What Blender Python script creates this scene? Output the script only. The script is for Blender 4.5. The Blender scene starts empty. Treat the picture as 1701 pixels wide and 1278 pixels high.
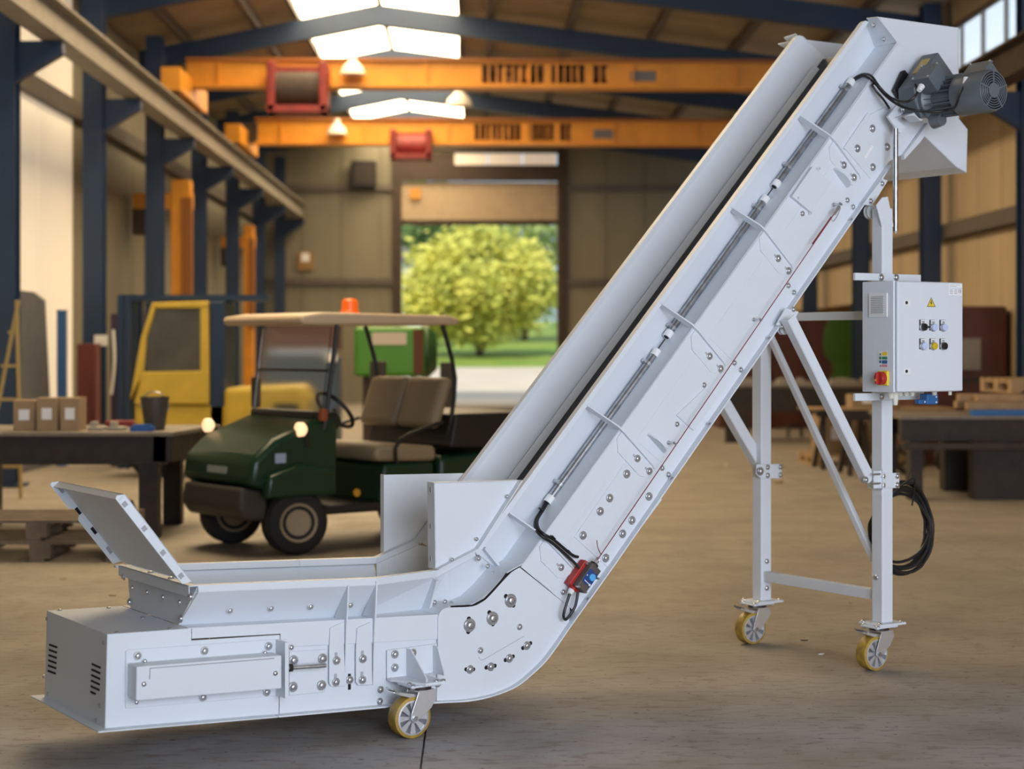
import bpy, bmesh, math, random
from mathutils import Vector as V3, Matrix
from bpy_extras import mesh_utils
random.seed(7)
sc = bpy.context.scene
COL = sc.collection

# ------------------------------------------------------------------ camera
F, HOR, CX, CY = 2860.0, 575.0, 850.5, 639.0      # focal length / horizon in pixels of the 1701x1278 frame
CAMH, YAW, TH = 1.5, math.atan(60.5/2860.0), math.radians(33.5)
cam_d = bpy.data.cameras.new('camera'); cam = bpy.data.objects.new('camera', cam_d); COL.objects.link(cam)
cam.location = (0, 0, CAMH); cam.rotation_euler = (math.pi/2, 0, -YAW)
cam_d.sensor_width = 36; cam_d.lens = F/1701*36; cam_d.shift_y = (HOR-CY)/1701
cam_d.clip_end = 400; cam_d.clip_start = .05
cam_d.dof.use_dof = True; cam_d.dof.focus_distance = 7.1; cam_d.dof.aperture_fstop = 2.0
sc.camera = cam
sc.view_settings.view_transform = 'Standard'; sc.view_settings.look = 'None'
sc.view_settings.gamma = 1; sc.view_settings.use_curve_mapping = False
sc.view_settings.exposure = 0.0

# ------------------------------------------------------------------ world, sun, daylight through the gate behind the camera
w = bpy.data.worlds.new('sky'); sc.world = w; w.use_nodes = True
bg = w.node_tree.nodes['Background']; bg.inputs[0].default_value = (.66, .84, 1, 1); bg.inputs[1].default_value = 1.0
sd = bpy.data.lights.new('sun', 'SUN'); sd.energy = 3.6; sd.angle = .01; sd.color = (1, .93, .78)
sun = bpy.data.objects.new('sun', sd); COL.objects.link(sun); sun.rotation_euler = (math.radians(42), 0, math.radians(-28))
ad = bpy.data.lights.new('gate_daylight', 'AREA'); ad.shape = 'RECTANGLE'; ad.size = 6.2; ad.size_y = 4.6
ad.energy = 800; ad.color = (.79, .84, .98)
gl = bpy.data.objects.new('gate_daylight', ad); COL.objects.link(gl)
gl.location = (3.6, -2.2, 2.5); gl.rotation_euler = (math.radians(90), 0, 0)

# ------------------------------------------------------------------ helpers: pixels to points
def ray(px, py):
    r, f = V3((math.cos(YAW), -math.sin(YAW), 0)), V3((math.sin(YAW), math.cos(YAW), 0))
    return r*((px-CX)/F) + f + V3((0, 0, (HOR-py)/F))
C0 = V3((0, 0, CAMH))
def G(px, py, z=0.0):                      # point on the floor (or at height z)
    d = ray(px, py); return C0 + d*((z-CAMH)/d.z)
def HY(px, py, y):                         # point at hall depth y
    d = ray(px, py); return C0 + d*(y/d.y)
def HX(px, py, x):                         # point on a wall plane x
    d = ray(px, py); return C0 + d*(x/d.x)
ORG = G(680, 1225); ROT = TH-YAW
UA, VA = V3((math.cos(ROT), math.sin(ROT), 0)), V3((-math.sin(ROT), math.cos(ROT), 0))
def loc(p): q = p-ORG; return V3((q.dot(UA), q.dot(VA), q.z))
def P(px, py, v):                          # machine-local point on plane v
    d = ray(px, py); t = (v-(C0-ORG).dot(VA))/d.dot(VA); return loc(C0+d*t)
def PU(px, py, u):                         # machine-local point on plane u
    d = ray(px, py); t = (u-(C0-ORG).dot(UA))/d.dot(UA); return loc(C0+d*t)

# ------------------------------------------------------------------ materials
MATS = {}
def mat(name, col, rough=.5, metal=0., var=0., scale=6., bump=0., emit=None, es=1., spec=.5, col2=None, stretch=None, alpha=None, trans=0.):
    if name in MATS: return MATS[name]
    m = bpy.data.materials.new(name); m.use_nodes = True; nt = m.node_tree; b = nt.nodes['Principled BSDF']
    b.inputs['Base Color'].default_value = (*col, 1); b.inputs['Roughness'].default_value = rough
    b.inputs['Metallic'].default_value = metal; b.inputs['Specular IOR Level'].default_value = spec
    if trans: b.inputs['Transmission Weight'].default_value = trans
    if emit: b.inputs['Emission Color'].default_value = (*emit, 1); b.inputs['Emission Strength'].default_value = es
    if var or bump or col2:
        tc = nt.nodes.new('ShaderNodeTexCoord'); mp = nt.nodes.new('ShaderNodeMapping'); nz = nt.nodes.new('ShaderNodeTexNoise')
        nz.inputs['Scale'].default_value = scale; nz.inputs['Detail'].default_value = 5
        if stretch: mp.inputs['Scale'].default_value = stretch
        nt.links.new(tc.outputs['Object'], mp.inputs[0]); nt.links.new(mp.outputs[0], nz.inputs['Vector'])
        if var or col2:
            c2 = col2 or tuple(max(0, c*(1-var)) for c in col)
            mx = nt.nodes.new('ShaderNodeMix'); mx.data_type = 'RGBA'
            rp = nt.nodes.new('ShaderNodeMapRange'); rp.inputs[1].default_value = .35; rp.inputs[2].default_value = .68
            nt.links.new(nz.outputs[0], rp.inputs[0]); nt.links.new(rp.outputs[0], mx.inputs[0])
            mx.inputs[6].default_value = (*col, 1); mx.inputs[7].default_value = (*c2, 1)
            nt.links.new(mx.outputs[2], b.inputs['Base Color'])
        if bump:
            bp = nt.nodes.new('ShaderNodeBump'); bp.inputs['Strength'].default_value = bump; bp.inputs['Distance'].default_value = .01
            nt.links.new(nz.outputs[0], bp.inputs['Height']); nt.links.new(bp.outputs[0], b.inputs['Normal'])
    MATS[name] = m; return m
WHITE = mat('light_grey_paint', (.70, .745, .79), .42, var=.03, scale=2, spec=.4)
ZINC = mat('zinc_plated_steel', (.66, .68, .70), .30, .9, var=.25, scale=40)
CHROME = mat('bright_steel', (.78, .79, .80), .34, .75)
GALV = mat('galvanised_tube', (.50, .52, .56), .30, 1, var=.35, scale=30)
BLACK = mat('black_rubber', (.012, .012, .013), .45)
DARK = mat('dark_gap', (.01, .009, .01), .9)
GREYM = mat('motor_grey_paint', (.12, .14, .155), .36, var=.1, scale=12)
WPLAS = mat('white_plastic', (.78, .79, .78), .45)
CREAMP = mat('ivory_plastic', (.70, .69, .60), .45)
REDP = mat('red_plastic', (.42, .02, .015), .4)
RUST_R = mat('red_cord', (.20, .01, .015), .6)
YELP = mat('yellow_plastic', (.85, .62, .03), .4)
BLUEP = mat('blue_plastic', (.03, .13, .33), .4)
LBLUE = mat('light_blue_plastic', (.10, .42, .85), .3)
BLUEL = mat('blue_label', (.02, .06, .22), .4)
BRNP = mat('grey_brown_cast_housing', (.10, .085, .075), .5, var=.15, scale=60)
TYRE = mat('yellow_polyurethane', (.46, .30, .035), .5, var=.3, scale=30, col2=(.28, .18, .05))
ALU = mat('cast_aluminium', (.66, .67, .69), .4, .6, var=.12, scale=25)
DALU = mat('dark_spoke_recess', (.16, .165, .175), .6)
LILAC = mat('pale_blue_lens', (.55, .62, .85), .2)
LABEL = mat('white_label', (.85, .86, .86), .5)
INK = mat('printed_ink', (.05, .05, .055), .6)
PALEG = mat('pale_groove', (.42, .44, .46), .6)
GREYINK = mat('grey_ink', (.35, .36, .38), .6)
GRN = mat('green_print', (.03, .25, .12), .5)

# ------------------------------------------------------------------ helpers: meshes
class MB:
    def __init__(s): s.v = []; s.f = []
    def add(s, vs, fs):
        o = len(s.v); s.v += [tuple(x) for x in vs]; s.f += [tuple(i+o for i in f) for f in fs]; return s
    def box(s, c, size, ax=None):
        c = V3(c); ax = ax or (V3((1,0,0)), V3((0,1,0)), V3((0,0,1))); h = [x/2 for x in size]
        vs = [c+ax[0]*(i*h[0])+ax[1]*(j*h[1])+ax[2]*(k*h[2]) for i in (-1,1) for j in (-1,1) for k in (-1,1)]
        return s.add(vs, [(0,1,3,2),(4,6,7,5),(0,4,5,1),(2,3,7,6),(0,2,6,4),(1,5,7,3)])
    def bx(s, x0, x1, y0, y1, z0, z1): return s.box(((x0+x1)/2, (y0+y1)/2, (z0+z1)/2), (abs(x1-x0), abs(y1-y0), abs(z1-z0)))
    def prism(s, pts, ext):
        n = len(pts); e = V3(ext); pts = [V3(p) for p in pts]
        return s.add(pts+[p+e for p in pts], [tuple(range(n)), tuple(range(2*n-1, n-1, -1))]+[(i, (i+1)%n, n+(i+1)%n, n+i) for i in range(n)])
    def loft(s, A, B, t=None):               # ribbon between two equally long point lists, thickness along t
        A = [V3(p) for p in A]; B = [V3(p) for p in B]; n = len(A)
        if t is None: return s.add(A+B, [(i, i+1, n+i+1, n+i) for i in range(n-1)])
        t = V3(t) if not isinstance(t, list) else t
        T = t if isinstance(t, list) else [t]*n
        vs = A+B+[a+x for a, x in zip(A, T)]+[b+x for b, x in zip(B, T)]; fs = []
        for i in range(n-1):
            fs += [(i, i+1, n+i+1, n+i), (2*n+i, 3*n+i, 3*n+i+1, 2*n+i+1), (i, 2*n+i, 2*n+i+1, i+1), (n+i, n+i+1, 3*n+i+1, 3*n+i)]
        fs += [(0, n, 3*n, 2*n), (n-1, 3*n-1, 4*n-1, 2*n-1)]
        return s.add(vs, fs)
    def lathe(s, o, axis, prof, seg=16, cap=True):
        o = V3(o); a = V3(axis).normalized(); x = a.orthogonal().normalized(); y = a.cross(x); vs = []; fs = []; m = len(prof)
        for t, r in prof:
            for k in range(seg):
                q = 2*math.pi*k/seg; vs.append(o+a*t+(x*math.cos(q)+y*math.sin(q))*r)
        for i in range(m-1):
            for k in range(seg): fs.append((i*seg+k, i*seg+(k+1)%seg, (i+1)*seg+(k+1)%seg, (i+1)*seg+k))
        if cap: fs += [tuple(range(seg)), tuple(range((m-1)*seg, m*seg))]
        return s.add(vs, fs)
    def cyl(s, p0, p1, r, r1=None, seg=14):
        p0 = V3(p0); p1 = V3(p1); return s.lathe(p0, p1-p0, [(0, r), ((p1-p0).length, r if r1 is None else r1)], seg)
    def tube(s, pts, r, seg=8, sub=0, closed=False):
        pts = [V3(p) for p in pts]
        if sub: pts = smooth(pts, sub, closed)
        n = len(pts); vs = []; fs = []; x = None
        for i, p in enumerate(pts):
            a, b = (pts[(i-1)%n], pts[(i+1)%n]) if closed else (pts[max(0, i-1)], pts[min(n-1, i+1)])
            t = (b-a).normalized() if (b-a).length > 1e-9 else V3((0,0,1))
            x = t.orthogonal().normalized() if x is None else (x-t*x.dot(t)).normalized()
            y = t.cross(x)
            for k in range(seg):
                q = 2*math.pi*k/seg; vs.append(p+(x*math.cos(q)+y*math.sin(q))*r)
        for i in range(n if closed else n-1):
            j = (i+1)%n
            for k in range(seg): fs.append((i*seg+k, i*seg+(k+1)%seg, j*seg+(k+1)%seg, j*seg+k))
        if not closed: fs += [tuple(range(seg)), tuple(range((n-1)*seg, n*seg))]
        return s.add(vs, fs)
    def torus(s, o, axis, R, r, seg=28, ts=6, sc=(1,1)):
        o = V3(o); a = V3(axis).normalized(); x = a.orthogonal().normalized(); y = a.cross(x)
        return s.tube([o+x*(R*math.cos(2*math.pi*k/seg))+y*(R*math.sin(2*math.pi*k/seg)) for k in range(seg)], r, ts, closed=True)
    def mirror(s, c=.87):
        s.v = s.v+[(x, c-y, z) for x, y, z in s.v]; n = len(s.v)//2; s.f = s.f+[tuple(i+n for i in f) for f in s.f]; return s
    def build(s, name, m, parent=None, smooth=None, bevel=0, seg=2, label=None, kind=None):
        me = bpy.data.meshes.new(name); me.from_pydata(s.v, [], s.f)
        b = bmesh.new(); b.from_mesh(me); bmesh.ops.recalc_face_normals(b, faces=b.faces); b.to_mesh(me); b.free()
        if smooth:
            me.shade_smooth(); me.set_sharp_from_angle(angle=math.radians(smooth if smooth is not True else 35))
        me.materials.append(m); o = bpy.data.objects.new(name, me); COL.objects.link(o); o.parent = parent
        if bevel:
            bv = o.modifiers.new('bevel', 'BEVEL'); bv.width = bevel; bv.segments = seg; bv.limit_method = 'ANGLE'; bv.angle_limit = .6
        if label: o['label'] = label
        if kind: o['kind'] = kind
        return o
def smooth(pts, sub, closed=False):
    out = []; n = len(pts)
    for i in range(n if closed else n-1):
        g = (lambda k: pts[k % n]) if closed else (lambda k: pts[min(max(k, 0), n-1)])
        a, b, c, d = g(i-1), g(i), g(i+1), g(i+2)
        for k in range(sub):
            t = k/sub; out.append(.5*((2*b)+(c-a)*t+(2*a-5*b+4*c-d)*t*t+(3*b-a-3*c+d)*t**3))
    if not closed: out.append(pts[-1])
    return out
def empty(name, l=(0,0,0), rz=0, parent=None):
    o = bpy.data.objects.new(name, None); o.empty_display_size = .1; COL.objects.link(o); o.location = l; o.rotation_euler = (0, 0, rz); o.parent = parent; return o
def tag(o, label, cat, group=None):
    o['label'] = label; o['category'] = cat
    if group: o['group'] = group
    return o
def struct(o, label=None):
    o['kind'] = 'structure'
    if label: o['label'] = label
    return o
def inst(src, name, parent, l=(0,0,0), rot=None, scale=1.):
    o = src.copy() if isinstance(src, bpy.types.Object) else bpy.data.objects.new(name, src)
    o.name = name; COL.objects.link(o); o.parent = parent; o.location = l
    if rot is not None: o.rotation_euler = rot
    o.scale = (scale,)*3 if isinstance(scale, (int, float)) else scale
    return o
def copy_tree(o, parent=None):
    c = o.copy(); COL.objects.link(c); c.parent = parent
    for ch in list(o.children): copy_tree(ch, c)
    return c
def meshdata(mb, name, m, sm=True):
    o = mb.build(name, m, None, smooth=35 if sm else None); me = o.data; bpy.data.objects.remove(o); return me
exec_parts = []
# ================================================================== THE HALL
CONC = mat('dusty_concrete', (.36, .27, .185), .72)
def floor_material():
    m = CONC; nt = m.node_tree; b = nt.nodes['Principled BSDF']; N = nt.nodes.new; L = nt.links.new
    geo = N('ShaderNodeNewGeometry'); sep = N('ShaderNodeSeparateXYZ'); L(geo.outputs['Position'], sep.inputs[0])
    def noise(sc_, det, mapscale=(1,1,1)):
        mp = N('ShaderNodeMapping'); mp.inputs['Scale'].default_value = mapscale; L(geo.outputs['Position'], mp.inputs[0])
        n = N('ShaderNodeTexNoise'); n.inputs['Scale'].default_value = sc_; n.inputs['Detail'].default_value = det; L(mp.outputs[0], n.inputs['Vector']); return n.outputs[0]
    def rng(x, a, b_, c=0, d=1):
        r = N('ShaderNodeMapRange'); r.inputs[1].default_value = a; r.inputs[2].default_value = b_; r.inputs[3].default_value = c; r.inputs[4].default_value = d; L(x, r.inputs[0]); return r.outputs[0]
    def mix(f, a, b_):
        x = N('ShaderNodeMix'); x.data_type = 'RGBA'; L(f, x.inputs[0])
        for k, q in ((6, a), (7, b_)):
            if isinstance(q, tuple): x.inputs[k].default_value = (*q, 1)
            else: L(q, x.inputs[k])
        return x.outputs[2]
    # brown dust inside; greyer foreground shading put into the colour as a soft zone
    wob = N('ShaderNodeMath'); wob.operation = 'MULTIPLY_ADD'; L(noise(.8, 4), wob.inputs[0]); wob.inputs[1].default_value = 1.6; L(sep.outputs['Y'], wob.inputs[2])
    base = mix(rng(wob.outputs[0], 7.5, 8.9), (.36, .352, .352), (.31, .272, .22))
    c = mix(rng(noise(1.4, 6), .42, .72), base, (.235, .205, .168))
    c = mix(rng(noise(9, 6, (1, 2.5, 1)), .52, .68, 0, .6), c, (.17, .135, .10))
    c = mix(rng(noise(30, 3), .64, .72, 0, .8), c, (.10, .085, .07))
    L(c, b.inputs['Base Color'])
    bp = N('ShaderNodeBump'); bp.inputs['Strength'].default_value = .25; bp.inputs['Distance'].default_value = .01; L(noise(14, 8), bp.inputs['Height']); L(bp.outputs[0], b.inputs['Normal'])
    L(rng(noise(2.5, 4), .3, .7, .55, .85), b.inputs['Roughness'])
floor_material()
PANEL = mat('tan_wall_panel', (.23, .21, .148), .6, var=.18, scale=1.2, stretch=(1, 1, .2))
PANELB = mat('cream_wall_panel', (.85, .78, .66), .6, var=.06, scale=1.2)
GLOWBAY = mat('glowing_cream_sheet', (.8, .74, .63), .6, emit=(1.0, .82, .60), es=.34)  # emission added so this cream wall bay looks brightly lit
PANELR = mat('ochre_wall_panel', (.58, .45, .28), .6, var=.2, scale=1.5, stretch=(1, 1, .15))
GIRT = mat('grey_brown_steel', (.12, .10, .085), .6, var=.2, scale=5)
RAILM = mat('grey_rail_paint', (.26, .23, .19), .6, var=.2, scale=5)
NAVY = mat('navy_steel_paint', (.012, .035, .085), .45, var=.2, scale=3)
ORANGE = mat('orange_crane_paint', (.78, .32, .02), .45, var=.15, scale=3)
ROOFM = mat('beige_roof_panel', (.34, .28, .19), .7, var=.15, scale=2)
BROWN = mat('dark_brown_steel', (.055, .035, .025), .7, var=.3, scale=8)
STEELD = mat('dark_rusty_steel', (.035, .026, .02), .65, var=.4, scale=9)
XL, XR, YB, YF = -5.75, 6.75, 45.0, -2.3

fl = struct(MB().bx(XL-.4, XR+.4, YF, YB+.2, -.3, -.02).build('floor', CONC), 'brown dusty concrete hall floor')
xs, ys = [XL-.35, -.195, 3.6, XR+.35], [YF, 3.2, 12.6, 22, 31.4, YB+.15]
for i in range(3):
    for j in range(5):
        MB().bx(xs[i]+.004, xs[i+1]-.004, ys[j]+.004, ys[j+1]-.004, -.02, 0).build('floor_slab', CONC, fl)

# roof: two slopes with the ridge skylight between them
RX, RZ, SK0, SK1, SKY = -1.65, 7.42, -3.0, -.3, -2.3+4.3*3
def roofz(x): return RZ-(RX-x)*.20 if x < RX else RZ-(x-RX)*.125
ce = struct(MB().bx(XR-.02, XR+.3, YF, YB, roofz(XR)-.35, roofz(XR)+.02).build('ceiling', ROOFM), 'beige sheet roof of the hall')
yy = YF
while yy < YB-.1:
    y2 = min(yy+4.3, YB)
    for x0, x1 in ((XL-.2, SK0), (SK1, 3.2), (3.2, XR+.2))+(((SK0, RX), (RX, SK1)) if y2 < SKY+.1 else ()):
        MB().loft([(x0, yy-.02, roofz(x0)), (x1+.01, yy-.02, roofz(x1))], [(x0, y2+.02, roofz(x0)+.01), (x1+.01, y2+.02, roofz(x1)+.01)], (0, 0, .08)).build('roof_panel', ROOFM, ce)
    yy = y2
SKYL = mat('lit_skylight_sheet', (.9, .85, .7), .5, emit=(1.0, .77, .47), es=9.8)
sk = struct(MB().bx(SK0-.06, SK0, SKY, YB, roofz(SK0)-.1, roofz(SK0)+.1).bx(SK1, SK1+.06, SKY, YB, roofz(SK1)-.1, roofz(SK1)+.1)
            .bx(RX-.04, RX+.04, SKY, YB, RZ-.06, RZ+.02).build('window_1', GIRT), 'bright ridge skylight of translucent sheets in the roof')
yy = SKY
while yy < YB-.1:
    y2 = min(yy+4.3, YB)
    for x0, x1 in ((SK0, RX-.04), (RX+.04, SK1)):
        MB().loft([(x0, yy+.03, roofz(x0)), (x1, yy+.03, roofz(x1))], [(x0, y2-.03, roofz(x0)), (x1, y2-.03, roofz(x1))], (0, 0, .02)).build('skylight_sheet', SKYL, sk)
    yy = y2
# purlins along the roof
for x in (-4.9, -3.7, .25, 1.6, 3.0, 4.4, 5.7):
    struct(MB().bx(x-.05, x+.05, YF, YB, roofz(x)-.16, roofz(x)-.005).build('trim_1', GIRT), 'roof purlin running along the hall')
# portal rafters
COLY = [18.5+4.3*i for i in range(7)]
for y in [c+.9 for c in (14.2, 18.5)]+[24.7, 29.1, 33.4, 37.8, 42.1]:
    pts = [(XL+.1, roofz(XL+.1)-.17), (RX, RZ-.17), (XR-.1, roofz(XR-.1)-.17)]
    A = [(x, y-.09, z) for x, z in pts]; B = [(x, y+.09, z) for x, z in pts]
    struct(MB().loft(A, B, (0, 0, -.34)).build('trim_2', NAVY), 'navy blue roof rafter with a low ridge')

# ---- walls
def wall_panels(wall, along, c0, c1, step, z0, z1, pos, th, m, horiz=None, skip=None):
    a = c0
    while a < c1-.05:
        b = min(a+step, c1)
        if not (skip and skip(a, b)):
            if along == 'x': MB().bx(a+.012, b-.012, pos, pos+th, z0, z1).build('wall_panel', m, wall)
            else: MB().bx(pos, pos+th, a+.012, b-.012, z0, z1).build('wall_panel', m, wall)
        a = b
# far wall with door opening
D0, D1 = HY(667, 500, YB).x, HY(926, 500, YB).x; DT = HY(800, 372, YB).z; DTOP = HY(800, 250, YB).z
wb = struct(MB().bx(XL-.3, D0, YB+.05, YB+.25, 0, 7.5).bx(D1, XR+.3, YB+.05, YB+.25, 0, 7.5).bx(D0, D1, YB+.05, YB+.25, DTOP, 7.5).build('wall_back', PANEL), 'far tan sheet end wall of the hall')
g1, g2 = HY(500, 312, YB).z, HY(500, 468, YB).z
for z0, z1 in ((0, g2-.08), (g2+.08, g1-.08), (g1+.08, 7.1)):
    wall_panels(wb, 'x', XL+.2, D0-.25, 1.02, z0, z1, YB, .05, PANEL); wall_panels(wb, 'x', D1+.25, XR-.05, 1.02, z0, z1, YB, .05, PANEL)
for z in (g1, g2):
    MB().bx(XL+.1, D0-.2, YB-.12, YB+.05, z-.08, z+.08).build('girt', GIRT, wb); MB().bx(D1+.2, XR-.05, YB-.12, YB+.05, z-.08, z+.08).build('girt', GIRT, wb)
dr = struct(MB().bx(D0-.22, D0, YB-.15, YB+.2, 0, DTOP).bx(D1, D1+.22, YB-.15, YB+.2, 0, DTOP).bx(D0-.2, D1+.2, YB-.15, YB+.2, DTOP, DTOP+.2).build('door_1', BROWN), 'dark brown frame of the open far gate')
def dpart(n, y0, y1, m, x0=0, x1=1, d=.0):
    a, b = D0+(D1-D0)*x0, D0+(D1-D0)*x1
    return MB().bx(a, b, YB-.05+d, YB+.05+d, HY(800, y1, YB).z, HY(800, y0, YB).z).build(n, m, dr)
dpart('door_leaf', 303, 368, mat('door_leaf_tan', (.46, .35, .23), .6, var=.1), 0, 1)
dpart('bottom_rail', 366, 374, BROWN)
dpart('door_operator', 275, 302, BROWN, 0, 1, -.12)
dpart('lintel_panel', 250, 255, PANEL)
for k in range(3): dpart('transom_pane', 256, 274, mat('lit_transom', (.7, .6, .5), .4, emit=(1, .8, .6), es=.4), .34+.22*k, .55+.22*k)
dpart('lintel_dark', 255, 276, BROWN, 0, .34)
# left wall: cream sheets behind the columns, tan further down the hall
wl = struct(MB().bx(XL-.3, XL-.06, YF, YB+.2, 0, 6.9).build('wall_left', PANEL), 'left long wall of the hall behind the blue columns')
for z0, z1 in ((0, 4.72), (4.98, 6.5)):
    wall_panels(wl, 'y', YF+.1, 16.9, 2.0, z0, z1, XL-.06, .06, PANEL); wall_panels(wl, 'y', 16.9, 24.7, 1.95, z0, z1, XL-.06, .06, GLOWBAY); wall_panels(wl, 'y', 24.7, YB, 2.15, z0, z1, XL-.06, .06, PANEL)
MB().bx(XL-.06, XL+.14, YF, YB, 4.74, 4.96).build('girt', GIRT, wl)
# right wall with window strip and girts
WZ0, WZ1 = 5.0, 5.95
wr = struct(MB().bx(XR+.06, XR+.3, YF, 28.95, 0, WZ0).bx(XR+.06, XR+.3, 36.1, YB+.2, 0, WZ0).bx(XR+.06, XR+.3, 28.95, 36.1, 2.25, WZ0).bx(XR+.06, XR+.3, YF, YB+.2, WZ1, 6.9).build('wall_right', PANELR), 'right long wall of the hall in ochre sheet')
for z0, z1 in ((0, 3.0), (3.24, WZ0-.05)):
    if z0 > 1: wall_panels(wr, 'y', YF+.1, YB, 1.05, z0, z1, XR, .06, PANELR)
    else:
        wall_panels(wr, 'y', YF+.1, 28.95, 1.05, z0, z1, XR, .06, PANELR); wall_panels(wr, 'y', 28.95, 36.1, 1.05, 2.25, z1, XR, .06, PANELR); wall_panels(wr, 'y', 36.1, YB, 1.05, z0, z1, XR, .06, PANELR)
MB().bx(XR-.16, XR+.06, YF, YB, 3.02, 3.22).build('girt', GIRT, wr)
an = struct(MB().bx(XR+.3, 9.6, 28.6, 36.5, -.3, -.002).bx(9.4, 9.6, 28.6, 36.5, 0, 2.6).bx(XR+.3, 9.6, 28.6, 28.8, 0, 2.6).bx(XR+.3, 9.6, 36.3, 36.5, 0, 2.6).bx(XR+.3, 9.6, 28.6, 36.5, 2.6, 2.75).build('wall_annex', PANELR), 'low side bay opening off the right wall')
wn = struct(MB().bx(XR-.02, XR+.1, YF, YB, WZ0-.06, WZ0).bx(XR-.02, XR+.1, YF, YB, WZ1, WZ1+.06).build('window_2', GIRT), 'strip of high windows in the right wall')
GLS = mat('milky_window_sheet', (.8, .9, 1), .4, emit=(.66, .84, 1.0), es=.95)
y = YF+.05
while y < YB:
    MB().bx(XR+.02, XR+.04, y+.05, min(y+1.0, YB)-.05, WZ0, WZ1).build('pane', GLS, wn)
    MB().bx(XR-.02, XR+.08, y-.05, y+.05, WZ0, WZ1).build('mullion', mat('grey_mullion', (.42, .42, .44), .5), wn); y += 1.0
# wall with the open gate behind the camera
wf = struct(MB().bx(XL-.3, .5, YF-.25, YF, 0, 7.5).bx(.5, XR+.3, YF-.25, YF, 4.85, 7.5).build('wall_front', PANEL), 'end wall with the wide open gate')
# blue columns
def column(x, y, side, label):
    c = empty('steel_column', (x, y, 0)); tag(c, label, 'column', 'navy steel columns along the hall')
    MB().bx(-.13, .13, -.12, -.105, 0, 6.35).build('flange', NAVY, c); MB().bx(-.13, .13, .105, .12, 0, 6.35).build('flange', NAVY, c)
    MB().bx(-.012, .012, -.105, .105, 0, 6.35).build('web', NAVY, c); MB().bx(-.2, .2, -.2, .2, 0, .03).build('base_plate', NAVY, c)
    s = side; dz = 0 if side > 0 else .3
    MB().prism([(.1*s, -.07, 4.75-dz), (.62*s, -.07, 4.75-dz), (.62*s, -.07, 4.62-dz), (.1*s, -.07, 4.3-dz)], (0, .14, 0)).build('rail_bracket', NAVY, c)
nm = ['first', 'second', 'third', 'fourth', 'fifth', 'sixth', 'seventh']
lab = ['navy steel column cut by the left edge of the picture', 'thick navy column with a small white switch box beside the cream wall', 'navy column rising right of the white-walled bay, left of the broad orange jib crane',
       'navy column just right of the broad orange jib crane', 'navy column fifth along the left row', 'navy column next to last before the far left corner', 'navy column in the far left corner of the hall']
for i, y in enumerate(COLY): column(-5.02, y, 1, lab[i])
for y, l in ((24.3, 'navy column on the right wall below the discharge chute'), (28.7, 'dark column seen between the incline and the near support post'), (33.1, 'dark column seen above the upper cross bar, right of the incline'), (19.9, 'dark column at the right edge of the picture beside the motor')):
    column(6.45, y, -1, l)
# crane runways
for x, l in ((-4.5, 'grey crane runway beam on the left columns'), (5.95, 'dark crane runway beam under the right windows')):
    r = empty('runway_beam', (x, 0, 0 if x < 0 else -.3)); tag(r, l, 'beam')
    m = RAILM if x < 0 else BROWN
    MB().bx(-.13, .13, YF, YB-.2, 4.76, 4.79).bx(-.015, .015, YF, YB-.2, 4.79, 5.12).build('web', m, r)
    MB().bx(-.13, .13, YF, YB-.2, 5.12, 5.15).build('top_flange', m, r); MB().bx(-.03, .03, YF, YB-.2, 5.15, 5.21).build('rail', m, r)
# overhead cranes
LETT = mat('dark_brown_lettering', (.17, .06, .012), .6)
REDM = mat('red_hoist_paint', (.28, .025, .02), .5, var=.3, scale=8)
def glyphs(mb, x, z, h, word, y, wd):
    for ch in word:
        st = h*.17
        for s_ in {'a': 'lrtm', 'b': 'lcrb', 'c': 'lctb', 'e': 'lcrm', 'h': 'lcr', 'i': 'lc', 'n': 'lrct', 'o': 'lcrtb', 't': 'lct'}[ch]:
            bx_ = {'l': (0, st, 0, h), 'r': (wd-st, wd, 0, h), 'c': (wd/2-st/2, wd/2+st/2, 0, h), 't': (0, wd, h-st, h), 'b': (0, wd, 0, st), 'm': (0, wd, h/2-st/2, h/2+st/2)}[s_]
            mb.bx(x+bx_[0], x+bx_[1], y-.006, y, z+bx_[2], z+bx_[3])
        x += wd+h*.17 if ch != ' ' else h*.35
    return mb
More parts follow.
